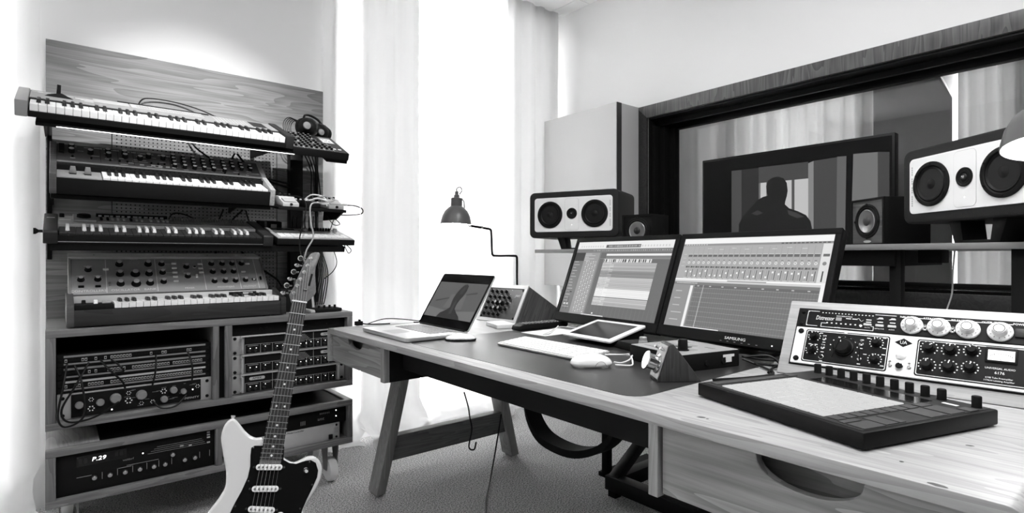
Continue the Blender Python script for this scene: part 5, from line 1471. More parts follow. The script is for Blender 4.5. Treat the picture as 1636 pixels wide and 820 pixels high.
# ================================================================ screens
class Scr:
    def __init__(self, root, W, H_): self.root = root; self.W = W; self.H = H_; self.d = {}
    def r(self, u0, v0, u1, v1, t, lay=1):
        b = self.d.setdefault((t, lay), MB()); W, H_ = self.W, self.H
        y = -0.0004-0.0002*lay
        b.quad([(u0*W, y, (1-v1)*H_), (u1*W, y, (1-v1)*H_), (u1*W, y, (1-v0)*H_), (u0*W, y, (1-v0)*H_)])
    def disc(self, u, v, rad, t, lay=2):
        b = self.d.setdefault((t, lay), MB()); y = -0.0004-0.0002*lay
        b.quad([(u*self.W+rad*math.cos(k*math.pi/5), y, (1-v)*self.H+rad*math.sin(k*math.pi/5)) for k in range(10)])
    def done(self):
        for (t, lay), b in sorted(self.d.items()): b.build('screen_graphics', tone(t), self.root, kind='stuff')

def monitor(label, O, yaw, tilt):
    r = thing('monitor', label, 'monitor', O, (R(-tilt), 0, R(yaw-90)), 'computer monitors')
    W, H_ = 0.518, 0.324
    MB().box(-0.017, W+0.017, 0.002, 0.030, -0.036, H_+0.018).build('housing', 'black_satin', r, bev=0.003)
    for a in ((-0.017, W+0.017, -0.006, 0.003, H_, H_+0.018), (-0.017, W+0.017, -0.006, 0.003, -0.036, 0), (-0.017, 0, -0.006, 0.003, 0, H_), (W, W+0.017, -0.006, 0.003, 0, H_)):
        MB().box(*a).build('bezel', 'black_satin', r, bev=0.001, seg=1)
    MB().box(0, W, -0.0005, 0.003, 0, H_).build('screen', tone(110), r)
    MB().box(W/2-0.10, W/2+0.10, 0.030, 0.060, 0.06, 0.26).build('rear_hump', 'black', r, bev=0.008)
    Mi = MATS[r]
    c = Mi @ Vector((W/2, 0.055, 0.12))
    b = MB(); b.tube([c, Vector((c.x+0.02, c.y, c.z-0.05)), Vector((c.x+0.03, c.y, ZD+0.02))], 0.022, 12, 4); b.build('stand_neck', 'black_satin', r, smooth=True, world=True)
    b = MB(); b.lathe([(0.0, 0.014), (0.04, 0.014), (0.105, 0.008), (0.112, 0.0), (0, 0)], 32, Matrix.Translation((c.x-0.03, c.y, ZD+0.001))); b.build('stand_base', 'black_satin', r, smooth=True, world=True)
    return r, Scr(r, W, H_)
mL, s = monitor('left computer monitor showing an arrangement of audio tracks', (1.668, 1.707, 0.804), -3.6, 21.9)
rr = random.Random(12)
s.r(0, 0, 1, .10, 238); s.r(.33, .045, .69, .088, 96, 2)
for k in range(26):
    u = .36+k*.0125; s.r(u, .055, u+rr.uniform(.003, .009), .078, 205, 3)
for k in range(34):
    u = .04+k*.0275
    if .31 < u < .70: continue
    s.r(u, .055, u+.012, .078, 205, 2)
s.r(0, .10, 1, .152, 128)
for k in range(40): s.r(.20+k*.02, .118, .20+k*.02+rr.uniform(.003, .012), .130, 195, 2)
s.r(0, .152, .115, .27, 70); s.r(0, .27, .115, 1, 124); s.r(.115, .152, .285, 1, 158); s.r(.285, .152, 1, 1, 112)
for k in range(16):
    v = .28+k*.042; s.r(.012, v, .012+rr.uniform(.03, .08), v+.006, 205, 2)
for k in range(30):
    v = .275+k*.0235
    for q in range(5): s.r(.150+q*.026, v, .150+q*.026+.013, v+.011, (232, 205, 185)[(k+q) % 3], 2)
for k in range(5): s.r(.12, .17+k*.022, .12+rr.uniform(.03, .12), .176+k*.022, 215, 2)
for k in range(2): s.r(.02+.035*k, .70, .045+.035*k, .715, 60, 2); s.r(.03+.035*k, .78, .034+.035*k, .95, 60, 2); s.r(.024+.035*k, .86, .040+.035*k, .885, 225, 3)
s.r(.36, .170, 1, .196, 240, 2); s.r(.36, .196, 1, .235, 132, 2)
s.r(.345, .24, .83, .288, 226, 2)
for k in range(24):
    u = .348+k*.02; w_ = rr.uniform(.005, .017); s.r(u, .244, u+w_, .284, (40, 70, 225, 60, 120)[k % 5], 3)
s.r(.30, .235, 1, .239, 160, 2)
v = .292
tones = [186, 178, 190, 170, 182, 150, 140, 150, 145, 200, 196, 190, 194, 186, 190, 196, 240, 244, 240, 244, 238, 120, 196, 190, 200, 178, 184]
for k, t in enumerate(tones):
    h_ = .0215 if t != 120 else .008
    s.r(.345, v, .885, v+h_, t, 2); s.r(.345, v+h_-.003, .885, v+h_, max(90, t-34), 3)
    s.r(.345, v+.002, .47-.03*(k % 3 == 0), v+h_-.004, min(250, t+26), 4)
    for q in range(5): s.r(.35+q*.016, v+.007, .35+q*.016+rr.uniform(.004, .012), v+.012, max(110, t-40), 5)
    v += h_
for k in range(18): s.r(.31+k*.038, v+.005, .312+k*.038, 1, 130, 2)
for k in range(8): s.r(.90+k*.013, .30, .9015+k*.013, v, 122, 2)
s.r(.37, .955, .385, .975, 235, 4); s.r(.26, .985, .50, 1, 226, 3); s.r(.293, .152, .2955, 1, 170, 3)
s.done()
mR, s = monitor('right computer monitor showing a mixer above a dark edit grid', (1.6360, 1.1535, 0.804), -5.0, 21.9)
text('SAMSUNG', 0.0125, mR, (0.285, -0.0064, -0.018), (R(90), 0, 0), 'white_mark', sx=1.25)
b = MB()
for k in range(6): b.box(0.235+k*0.024, 0.241+k*0.024, -0.0064, -0.006, -0.029, -0.0275)
b.build('bezel_marks', 'panel_mid', mR)
place('power_light', MB().lathe([(0.002, 0), (0, 0.001)], 8).mesh('power_light'), 'led_dot', mR, (0.405, -0.006, -0.024), (R(90), 0, 0))
s.r(0, 0, 1, .062, 246); s.r(0, .062, 1, .085, 150); s.r(0, .085, 1, .46, 176)
for k in range(9): s.r(.02+k*.02, .068, .03+k*.02, .078, 215, 2)
for k in range(12): s.r(.70+k*.024, .068, .716+k*.024, .078, 80, 2)
n = 23
for k in range(n):
    u = .060+k*.0385; w_ = .033
    s.r(u+w_+.001, .10, u+w_+.0028, .45, 156, 2)
    s.r(u, .185, u+w_*.95, .213, 108, 2); s.r(u, .180, u+w_*.95, .186, 222, 2)
    s.disc(u+w_*.5, .278, .0047, 240, 2); s.disc(u+w_*.5, .278, .0024, 160, 3)
    s.r(u+.006, .246, u+.02, .252, 110, 2)
    s.r(u, .318, u+w_*.45, .338, 92, 2); s.r(u+w_*.5, .318, u+w_*.95, .338, 120, 2)
    s.r(u+w_*.62, .352, u+w_*.75, .445, 84, 2); s.r(u+w_*.25, .352, u+w_*.33, .445, 150, 2)
    f_ = rr.uniform(.36, .42); s.r(u+w_*.12, f_, u+w_*.44, f_+.018, 248, 3)
    s.r(u, .455-.004, u+w_*.8, .455, 226, 2)
for k in range(4): s.r(.02, .18+k*.045, .045, .186+k*.045, 205, 2)
for k in range(8): s.r(.2+k*.09, .115+.012*(k % 2), .2+k*.09+.03, .120+.012*(k % 2), 222, 2)
s.r(.945, .085, 1, .46, 226, 3); s.r(.955, .185, .99, .21, 110, 4); s.disc(.970, .278, .006, 140, 4); s.r(.966, .35, .974, .45, 80, 4)
s.r(0, .46, 1, .50, 210); s.r(0, .462, 1, .478, 250, 2); s.r(.40, .47, .66, .482, 160, 3)
s.r(0, .50, 1, .53, 128, 2); s.r(0, .53, .17, 1, 150, 2); s.r(.17, .53, 1, 1, 108, 2)
for k in range(14): s.r(.02+k*.012, .508, .028+k*.012, .518, 215, 3)
for k in range(9): s.r(.19+k*.09, .536, .205+k*.09, .546, 200, 3)
for k in range(34): s.r(.17, .56+k*.0128, .975, .56+k*.0128+.0058, 136 if k % 4 else 160, 3)
for k in range(48): s.r(.17+k*.0168, .55, .1712+k*.0168, 1, 92, 4)
s.r(.137, .54, .158, 1, 244, 3); s.r(.236, .53, .239, 1, 225, 5); s.r(.975, .46, 1, .80, 246, 5)
for k in range(5): s.r(.03, .60+k*.08, .03+rr.uniform(.04, .09), .61+k*.08, 195, 3)
s.r(.15, .988, .42, 1, 235, 5)
s.done()

# ---------------------------------------------------------------- laptop
r = thing('laptop', 'open silver laptop with a dark portrait on its screen, left end of desk', 'laptop', (0.945, 2.100, ZD), (0, 0, R(-91.5)))
LW, LD = 0.385, 0.258
MB().prism(rrect(LW, LD, 0.012, 4, LW/2, LD/2), 'z', 0.003, 0.017).build('base', 'aluminium', r, bev=0.002)
MB().box(0.03, LW-0.03, 0.02, LD-0.02, 0, 0.003).build('rubber_feet', 'black', r)
MB().box(0.050, LW-0.045, 0.120, 0.236, 0.0168, 0.0172).build('key_well', 'black', r)
km = MB().box(0, 0.0178, 0, 0.0150, 0, 0.0012).mesh('key', bev=0.0005, seg=1, smooth=False)
for j in range(6):
    for i in range(14):
        if j == 0 and 4 <= i <= 8: continue
        place('key', km, 'panel_mid', r, (0.0525+i*0.0205, 0.1235+j*0.0185, 0.0172))
MB().box(0.1345, 0.2375, 0.1235, 0.1385, 0.0172, 0.0184).build('space_bar', 'panel_mid', r)
MB().prism(rrect(0.105, 0.075, 0.004, 3, LW/2, 0.060), 'z', 0.0169, 0.0172).build('trackpad', 'silver', r)
LT = Matrix.Translation((0, LD-0.004, 0.018)) @ Matrix.Rotation(R(-32), 4, 'X')
LH = 0.248
MB().prism(rrect(LW, LH, 0.010, 4, LW/2, LH/2), 'y', 0.0, 0.006, LT).build('lid', 'aluminium', r, bev=0.0015)
MB().prism(rrect(LW-0.004, LH-0.004, 0.009, 4, LW/2, LH/2), 'y', -0.0008, 0.001, LT).build('screen_glass', 'black_gloss', r)
def lfilm(nm, poly, v, lay): MB().prism(poly, 'y', -0.0010-0.0002*lay, -0.0008, LT).build(nm, tone(v), r)
lfilm('picture_backdrop', [(.014, .040), (LW-.014, .040), (LW-.014, .205), (.014, .205)], 92, 1)
lfilm('picture_haze', [(.014, .040), (LW-.014, .040), (LW-.014, .085), (.20, .07), (.014, .085)], 112, 2)
lfilm('picture_haze', [(.13, .085), (.27, .085), (.26, .15), (.15, .15)], 102, 2)
lfilm('picture_branch', [(.05, .110), (.145, .130), (.145, .134), (.05, .116)], 62, 2)
lfilm('picture_branch', [(.255, .150), (.330, .160), (.325, .166), (.255, .155)], 70, 2)
lfilm('picture_figure', [(.115, .040), (.130, .060), (.165, .075), (.185, .090), (.180, .110), (.176, .130), (.182, .155), (.195, .180), (.212, .196), (.230, .200), (.243, .192), (.246, .170), (.240, .145), (.228, .125), (.222, .105), (.224, .085), (.250, .068), (.275, .055), (.290, .040)], 46, 3)
lfilm('picture_throat', [(.195, .060), (.215, .062), (.212, .115), (.203, .128), (.196, .100)], 62, 4)
lfilm('picture_face', [(.205, .150), (.228, .155), (.232, .178), (.218, .186), (.206, .172)], 58, 4)
b = MB(); b.cyl((0.02, LD-0.003, 0.016), (LW-0.02, LD-0.003, 0.016), 0.006, None, 10); b.build('hinge', 'black', r)
c = thing('laptop_charger_lead', 'black power plug and lead lying behind the laptop, with a white cable end', 'cable', (1.16, 2.22, ZD))
MB().tube([(1.02, 2.285, ZD+0.012), (1.05, 2.27, ZD+0.006), (1.12, 2.24, ZD+0.005), (1.20, 2.19, ZD+0.010), (1.23, 2.14, ZD+0.012)], 0.003, 6, 6).build('cord', 'cable_black', c, smooth=True, world=True)
MB().tube([(1.05, 2.27, ZD+0.008), (1.13, 2.28, ZD+0.022), (1.20, 2.24, ZD+0.02), (1.26, 2.17, ZD+0.012)], 0.0022, 6, 6).build('cord', 'cable_black', c, smooth=True, world=True)
MB().cyl((1.13, 2.215, ZD+0.008), (1.21, 2.155, ZD+0.010), 0.007, None, 12).build('cable_sleeve', 'white_plastic', c, world=True)
b = MB(); b.box(1.000, 1.030, 2.275, 2.300, ZD+0.002, ZD+0.020); b.cyl((1.02, 2.29, ZD+0.018), (1.02, 2.29, ZD+0.028), 0.006, None, 10); b.build('plug', 'black', c, bev=0.003, world=True)

# ---------------------------------------------------------------- mice
def mouse_mesh(L_, W_, H_, flat, top):
    n, m_ = 22, 14; vs = []; fs = []
    for j in range(m_+1):
        t = j/float(m_)
        for i in range(n):
            a = 2*math.pi*i/n; ex = 2.5
            ca, sa = math.cos(a), math.sin(a)
            k = (abs(ca)**ex+abs(sa)**ex)**(-1/ex)
            prof = math.sin(t*math.pi/2)**0.55 if t < 1 else 1.0
            s_ = (1-t**top) ** 0.5
            bulge = 0.90+0.10*min(1, t*5)
            vs.append((L_/2*ca*k*s_*bulge, W_/2*sa*k*s_*bulge, H_*t*(1-0.10*(ca*k*s_)**2)))
    for j in range(m_):
        for i in range(n): fs.append((j*n+i, j*n+(i+1) % n, (j+1)*n+(i+1) % n, (j+1)*n+i))
    fs.append(tuple(range(n-1, -1, -1)))
    b = MB(); b.add(vs, fs); return b
r = thing('mouse', 'plump white corded mouse on the black desk inlay', 'mouse', (1.128, 1.030, ZD), (0, 0, R(-38)))
mouse_mesh(0.116, 0.062, 0.034, 0, 3.0).build('shell', 'white_gloss', r, smooth=True, angle=80).location = (0, 0, 0.003)
MB().prism(rrect(0.100, 0.050, 0.024, 6), 'z', 0.0009, 0.005).build('foot_ring', 'grey_light', r)
b = MB(); b.tube([(0.006, -0.0305, 0.006), (0.012, -0.0312, 0.015), (0.022, -0.0305, 0.019), (0.032, -0.0295, 0.015), (0.037, -0.0280, 0.006)], 0.0006, 5, 4); b.build('side_button_line', 'panel_mid', r)
r = thing('mouse', 'flat cordless mouse with a pale top and dark sides beside the laptop', 'mouse', (1.120, 1.652, ZD), (0, 0, R(-36)))
mouse_mesh(0.112, 0.058, 0.022, 0, 2.2).build('top_shell', 'white_gloss', r, smooth=True, angle=80).location = (0, 0, 0.004)
MB().prism([(0.056*math.cos(R(a)), 0.0285*math.sin(R(a))) for a in range(0, 360, 15)], 'z', 0.001, 0.0085).build('under_shell', 'charcoal', r, bev=0.003)

# ---------------------------------------------------------------- computer keyboard
r = thing('computer_keyboard', 'slim white computer keyboard on the desk in front of the tablet', 'keyboard', (1.152, 1.480, ZD+0.001), (R(4.5), 0, R(-90.5)))
KW, KD = 0.392, 0.128
MB().prism(rrect(KW, KD, 0.006, 3, KW/2, KD/2), 'z', 0.001, 0.008).build('tray', 'aluminium', r, bev=0.0015)
MB().box(0.02, KW-0.02, KD-0.03, KD-0.01, -0.008, 0.001).build('rear_foot', 'white_plastic', r)
km = MB().box(0, 0.0152, 0, 0.0160, 0, 0.003).mesh('key', bev=0.001, seg=1)
for j in range(6):
    for i in range(22):
        if i in (15, 18) and False: continue
        x = 0.006+i*0.0172 + (0.003 if i > 14 else 0) + (0.003 if i > 17 else 0)
        if x > KW-0.018: continue
        if j == 0 and 3 <= i <= 7: continue
        place('key', km, 'white_plastic', r, (x, 0.006+j*0.0198, 0.008))
MB().box(0.0576, 0.1400, 0.006, 0.022, 0.008, 0.011).build('space_bar', 'white_plastic', r, bev=0.001, seg=1)
cable2('white lead running from the white keyboard towards the audio interface', [(1.31, 1.22, ZD+0.010), (1.29, 1.12, ZD+0.006), (1.29, 1.06, ZD+0.010), (1.30, 1.02, ZD+0.012)], 0.0022, 'cable_white')
cable2('white mouse lead curving to the audio interface', [(1.178, 0.992, ZD+0.012), (1.20, 0.985, ZD+0.008), (1.235, 0.985, ZD+0.012), (1.262, 0.995, ZD+0.020)], 0.0022, 'cable_white')
cable2('second white lead looping under the keyboard corner', [(1.20, 1.12, ZD+0.004), (1.25, 1.09, ZD+0.010), (1.29, 1.05, ZD+0.012), (1.285, 1.025, ZD+0.018)], 0.0022, 'cable_white')
cable2('white lead beside the plump mouse, ending at the interface corner', [(1.175, 0.985, ZD+0.006), (1.205, 0.955, ZD+0.005), (1.225, 0.965, ZD+0.012), (1.250, 0.99, ZD+0.02)], 0.0022, 'cable_white')

# ---------------------------------------------------------------- tablet on a folded cover
r = thing('tablet', 'white-framed tablet tilted on its black cover in front of the left monitor', 'tablet', (1.418, 1.437, ZD+0.014), (R(12.5), 0, R(-93.6)))
MB().prism(rrect(0.240, 0.186, 0.010, 4, 0.120, 0.093), 'z', 0, 0.008).build('body', 'white_plastic', r, bev=0.002)
MB().box(0.022, 0.218, 0.020, 0.166, 0.008, 0.0083).build('screen', 'black_gloss', r)
MB().prism([(0.004, -0.002), (0.182, -0.002), (0.176, -0.045), (0.150, -0.047)], 'x', 0.012, 0.228).build('cover', 'black', r, bev=0.001)
o = MB().prism(rrect(0.20, 0.14, 0.002, 2, 1.52, 1.60), 'z', ZD+0.0002, ZD+0.0012).build('paper_sheet', 'paper'); tag(o, 'white sheet of paper under the tablet near the left monitor', 'paper')
cable2('curled white charging lead beside the tablet', [(1.52, 1.46, ZD+0.03), (1.50, 1.53, ZD+0.03), (1.47, 1.555, ZD+0.012), (1.43, 1.55, ZD+0.006), (1.44, 1.52, ZD+0.012), (1.49, 1.53, ZD+0.035)], 0.0022, 'cable_white')

# ---------------------------------------------------------------- remote, white drive
r = thing('remote_control', 'long black remote control with many buttons left of the white keyboard', 'remote', (1.575, 1.722, ZD), (0, 0, R(-4)))
MB().prism([(-0.135, 0.002), (-0.12, 0.0), (0.12, 0.0), (0.13, 0.012), (0.12, 0.024), (-0.11, 0.026), (-0.128, 0.020)], 'y', -0.030, 0.030).build('case', 'black_satin', r, bev=0.005)
bm2 = MB().box(-0.004, 0.004, -0.0035, 0.0035, 0, 0.003).mesh('button')
for i in range(12):
    for j in range(4): place('button', bm2, 'panel_mid' if (i+j) % 3 else 'grey_mid', r, (-0.095+i*0.017, -0.021+j*0.014, 0.0248))
r = thing('external_drive', 'small flat white box in front of the wooden module case', 'drive', (1.452, 1.945, ZD), (0, 0, R(-108)))
MB().prism(rrect(0.140, 0.085, 0.006, 3, 0.070, 0.0425), 'z', 0.001, 0.018).build('case', 'white_plastic', r, bev=0.002)

# ---------------------------------------------------------------- wooden module case left of the monitors
r = thing('module_case', 'slanted wooden case with a black knob panel between the laptop and the left monitor', 'rack case', (1.549, 2.152, ZD+0.001), (R(-29), 0, R(5.5-90)))
CW, CH = 0.262, 0.188
t29 = R(29)
def wedge(w0, w1, h0, h1, dep, zlow):
    """polygon (y,z) of a slanted case in the tilted frame, cut off flat at the desk"""
    zt = h1*math.cos(t29) - dep*math.sin(t29) - zlow
    return [(0, h0), (0, h1), (dep, h1), (dep+zt*math.sin(t29), h1-zt*math.cos(t29))]
MB().prism(wedge(0, CW, 0.0, CH, 0.30, 0.0), 'x', 0.018, CW-0.018).build('core', 'walnut_side', r)
for x in (0, CW-0.018): MB().prism(wedge(0, CW, 0.0, CH, 0.30, 0.0), 'x', x, x+0.018).build('side_panel', 'walnut_side', r, bev=0.001, seg=1)
for a in ((-0.0, CW, -0.004, 0.004, CH-0.016, CH+0.002), (0.0, CW, -0.004, 0.004, 0.0, 0.016), (0, 0.016, -0.004, 0.004, 0.016, CH-0.016), (CW-0.016, CW, -0.004, 0.004, 0.016, CH-0.016)):
    MB().box(*a).build('front_frame', 'grey_light', r)
MB().box(0.016, CW-0.016, -0.001, 0.002, 0.016, CH-0.016).build('panel', 'panel_dark', r)
kk = knob_mesh(0.0072, 0.016, 'black', 'charcoal', 14); kr = knob_mesh(0.0090, 0.020, 'black', 'grey_mid', 14, skirt=0.0125)
for j in range(5):
    for i in range(5):
        if (i, j) in ((4, 0), (4, 4)): continue
        place('knob', kr if (i in (2, 3) and j in (1, 2)) else kk, 'black', r, (0.040+i*0.032, -0.001, 0.036+j*0.029), (R(90), 0, 0))
for (x, z) in ((0.024, .024), (0.238, .024), (0.024, .164), (0.238, .164)): screw(r, x, z, -0.001, 0.005)
text('JWT', 0.016, r, (0.215, -0.0014, 0.135), (R(90), 0, 0), 'grey_light', shear=0.15)
b = MB(); rr = random.Random(6)
for k in range(26):
    x = rr.uniform(.03, .2); z = rr.uniform(.025, .165); b.box(x, x+.003, -0.0015, -0.001, z, z+.003)
b.build('printed_marks', 'grey_light', r)

# ---------------------------------------------------------------- slanted oak case with two processors (right)
t29 = R(29.3)
SC = 1.13
r = thing('rack_case', 'slanted pale oak case holding two rack processors at the right end of the desk', 'rack case', (1.457, 0.642, 0.769), (R(-29.3), 0, R(3.3-90)))
RW = 0.483*SC; RH = 0.133*SC
zl = -(0.769-ZD-0.001)
def wedge2(h1, dep):
    zt = h1*math.cos(t29) - dep*math.sin(t29) - zl
    h0 = zl/math.cos(t29)
    return [(0, h0), (0, h1), (dep, h1), (dep+zt*math.sin(t29), h1-zt*math.cos(t29))]
MB().prism(wedge2(RH+0.026, 0.028), 'x', -0.030, RW+0.030).build('case', 'oak_box', r, bev=0.004, seg=2)
# recessed field
MB().box(-0.004, RW+0.004, -0.0015, 0.002, -0.004, RH+0.004).build('recess', 'black', r)
def rackloc(u, v): return (u*RW, v*RH)
p = thing('compressor', 'black one-unit compressor with four white dials at the top of the oak case', 'rack unit', (1.457, 0.642, 0.769), (R(-29.3), 0, R(3.3-90)))
Y0 = -0.006
MB().box(0, RW, Y0, -0.001, RH*0.67, RH).build('face_plate', 'black_satin', p, bev=0.001, seg=1)
def dial(x, z):
    d = MB().lathe([(0.0215, 0), (0.0215, 0.004), (0.020, 0.006), (0.0135, 0.008), (0.0118, 0.020), (0.0105, 0.022), (0, 0.022)], 30, Matrix.Translation((x, Y0, z)) @ Matrix.Rotation(R(90), 4, 'X')).build('dial', 'white_plastic', p, smooth=True)
    MB().lathe([(0.0085, 0.0221), (0.0097, 0.0221), (0.0097, 0.0224), (0.0085, 0.0224), (0.0085, 0.0221)], 24, Matrix.Translation((x, Y0, z)) @ Matrix.Rotation(R(90), 4, 'X')).build('dial_ring', 'black', d)
    b = MB()
    for a in range(0, 360, 30): b.box(-0.0007, 0.0007, 0.0155, 0.0185, 0.0078, 0.0079+0.0006, Matrix.Translation((x, Y0, z)) @ Matrix.Rotation(R(90), 4, 'X') @ Matrix.Rotation(R(a), 4, 'Z'))
    b.build('dial_marks', 'panel_mid', d)
zd = RH*0.835
XP = lambda px: 0.0  # placeholder
for x in (0.247, 0.297, 0.348, 0.401): dial(x, zd)
for (x, s_) in ((0.2305, 'INPUT'), (0.2786, 'ATTACK'), (0.329, 'RELEASE'), (0.3818, 'OUTPUT')): text(s_, 0.0062, p, (x, Y0-0.0002, RH-0.0045), (R(90), 0, 0), 'white_mark')
text('POWER', 0.0062, p, (0.431, Y0-0.0002, RH-0.0045), (R(90), 0, 0), 'white_mark')
MB().box(0.424, 0.444, Y0-0.004, Y0, RH*0.77, RH*0.77+0.020).build('power_switch', 'charcoal', p, bev=0.002)
text('Distressor', 0.0165, p, (0.0628, Y0-0.0003, RH*0.85), (R(90), 0, 0), 'white_mark', shear=0.18, sx=0.60)
MB().box(0.088, 0.101, Y0-0.0006, Y0, RH*0.85-0.004, RH*0.85+0.005).build('badge_plate', 'panel_mid', p)
b = MB()
def bar(x0, x1, z0, z1): b.box(x0, x1, Y0-0.0005, Y0, z0, z1)
zt, zb_ = RH*0.965, RH*0.695
bar(0.024, 0.048, zt, zt+0.0012); bar(0.024, 0.048, zb_, zb_+0.0012); bar(0.0208, 0.0220, zb_+0.003, zt-0.002)
bar(0.0212, 0.0245, zt-0.002, zt+0.0012); bar(0.0212, 0.0245, zb_, zb_+0.003)
bar(0.056, 0.172, zb_-0.001, zb_+0.0002)
bar(0.056, 0.0572, zb_, zb_+0.010); bar(0.056, 0.068, zb_+0.0095, zb_+0.0107); bar(0.166, 0.172, zb_+0.0095, zb_+0.0107); bar(0.171, 0.1722, zb_, zb_+0.010)
bar(0.172, 0.215, zt+0.001, zt+0.0022); bar(0.225, 0.42, zt-0.001, zt+0.0002)
for k in range(16): bar(0.0546+k*0.0074, 0.0574+k*0.0074, zt-0.003, zt-0.0010)
for k in range(8): bar(0.068+k*0.0105, 0.0715+k*0.0105, zb_+0.010, zb_+0.013)
for (x, z) in ((0.184, .905), (0.184, .845), (0.160, .87), (0.160, .83), (0.209, .905), (0.209, .845), (0.116, .865), (0.130, .865)):
    bar(x-0.0055, x+0.0055, z*RH, z*RH+0.0020)
for x0 in (0.176, 0.201):
    bar(x0, x0+0.004, RH*0.90, RH*0.90+0.001); bar(x0+0.004, x0+0.012, RH*0.925, RH*0.925+0.001)
b.build('printed_marks', 'white_mark', p)
text('GAIN REDUCTION', 0.0042, p, (0.106, Y0-0.0003, RH*0.905), (R(90), 0, 0), 'white_mark')
text('RATIO', 0.0045, p, (0.095, Y0-0.0008, zb_-0.0004), (R(90), 0, 0), 'white_mark'); text('RATIO', 0.0040, p, (0.159, Y0-0.0006, RH*0.740), (R(90), 0, 0), 'white_mark')
text('DETECTOR', 0.0038, p, (0.184, Y0-0.0006, RH*0.735), (R(90), 0, 0), 'white_mark'); text('AUDIO', 0.0038, p, (0.209, Y0-0.0006, RH*0.735), (R(90), 0, 0), 'white_mark')
b = MB(); P_ = []
for k in range(13): P_.append((0.134+k*0.0012, Y0-0.0006, RH*0.865+0.0035*math.sin(k/12.0*2*math.pi)))
b.tube(P_, 0.0005, 4, 1); b.build('wave_symbol', 'white_mark', p)
bt_ = MB().box(-0.0085, 0.0085, -0.004, 0, -0.0032, 0.0032).mesh('push_button', bev=0.001, seg=1)
for (x, z) in ((0.159, .785), (0.184, .785), (0.209, .785)): place('push_button', bt_, 'grey_light', p, (x, Y0, RH*z))
place('indicator', MB().lathe([(0.003, 0), (0.002, 0.002), (0, 0.002)], 8).mesh('indicator'), 'led_white', p, (0.1445, Y0, RH*.765), (R(90), 0, 0))
for (x, z) in ((0.010, .94), (0.010, .72), (RW-0.010, .94), (RW-0.010, .72)): screw(p, x, RH*z, Y0, 0.0045)
tg = MB().cyl((0, 0, 0), (0.001, -0.010, 0.006), 0.0022, 0.0030, 8).mesh('toggle', smooth=True)
for x in (0.272, 0.322): place('toggle', tg, 'chrome', p, (x, Y0, RH*0.79)); place('toggle_nut', knob_mesh(0.0055, 0.003, 'steel', 'chrome', 6), 'chrome', p, (x, Y0, RH*0.79), (R(90), 0, 0))

p = thing('channel_preamp', 'two-unit preamplifier with black panels on a pale front, a diamond badge and a meter', 'rack unit', (1.457, 0.642, 0.769), (R(-29.3), 0, R(3.3-90)))
H2 = RH*0.66
MB().box(0, RW, Y0, -0.001, 0, H2).build('face_plate', 'baffle_white', p, bev=0.001, seg=1)
for (x0, x1) in ((0.0255, 0.2090), (0.2615, 0.5150)):
    w_ = x1-x0
    MB().prism(rrect(w_, H2-0.012, 0.005, 3, (x0+x1)/2, H2/2), 'y', Y0-0.0008, Y0).build('panel', 'black_satin', p)
    MB().prism(rrect(w_-0.005, H2-0.017, 0.004, 3, (x0+x1)/2, H2/2), 'y', Y0-0.0011, Y0).build('panel_outline', 'white_mark', p)
    MB().prism(rrect(w_-0.008, H2-0.020, 0.004, 3, (x0+x1)/2, H2/2), 'y', Y0-0.0014, Y0).build('panel_field', 'black_satin', p)
YP = Y0-0.0014
def bknob(x, z, rad, h_, ang):
    k = place('knob', knob_mesh(rad, h_, 'black_satin', 'black_satin', 24, skirt=rad*1.15), 'black', p, (x, YP, z), (R(90), 0, 0))
    M = Matrix.Translation((x, YP, z)) @ Matrix.Rotation(R(90), 4, 'X') @ Matrix.Rotation(R(ang), 4, 'Z')
    MB().box(-0.0009, 0.0009, rad*0.35, rad*0.95, h_, h_+0.0004, M).build('pointer', 'white_mark', p)
    b = MB()
    for a in range(-135, 136, 27):
        M2 = Matrix.Translation((x, YP, z)) @ Matrix.Rotation(R(90), 4, 'X') @ Matrix.Rotation(R(a), 4, 'Z')
        b.box(-0.0012, 0.0012, rad*1.45, rad*1.45+0.0024, 0, 0.0004, M2)
    b.build('scale', 'white_mark', p)
bknob(0.116, H2*0.53, 0.0195, 0.022, 12)
for (x, z, a) in ((0.047, .76, 20), (0.0465, .39, -30), (0.183, .74, 10), (0.184, .32, 5)): bknob(x, H2*z, 0.0085, 0.016, a)
for (x, z) in ((0.071, .70), (0.153, .66), (0.153, .28), (0.071, .46)):
    place('toggle_nut', knob_mesh(0.0050, 0.003, 'steel', 'chrome', 8), 'chrome', p, (x, YP, H2*z), (R(90), 0, 0)); place('toggle', tg, 'chrome', p, (x, YP, H2*z))
place('jack', knob_mesh(0.006, 0.003, 'chrome', 'black', 14), 'chrome', p, (0.071, YP, H2*0.22), (R(90), 0, 0))
b = MB(); rr = random.Random(9)
for (x, z) in ((0.062, .86), (0.071, .80), (0.071, .62), (0.040, .54), (0.054, .54), (0.071, .55), (0.153, .78), (0.153, .56), (0.163, .42), (0.153, .16), (0.198, .88), (0.200, .62), (0.166, .84), (0.116, .93), (0.200, .46), (0.200, .18), (0.071, .36), (0.071, .12)):
    b.box(x-0.0035, x+0.0035, YP-0.0003, YP, H2*z-0.001, H2*z+0.001)
b.build('printed_marks', 'white_mark', p)
MB().prism([(0.2354-0.017, H2*0.815), (0.2354, H2*0.815-0.0105), (0.2354+0.017, H2*0.815), (0.2354, H2*0.815+0.0105)], 'y', Y0-0.0008, Y0).build('diamond_badge', 'black', p)
text('UA', 0.0115, p, (0.2354, Y0-0.001, H2*0.815), (R(90), 0, 0), 'white_mark', sx=0.9)
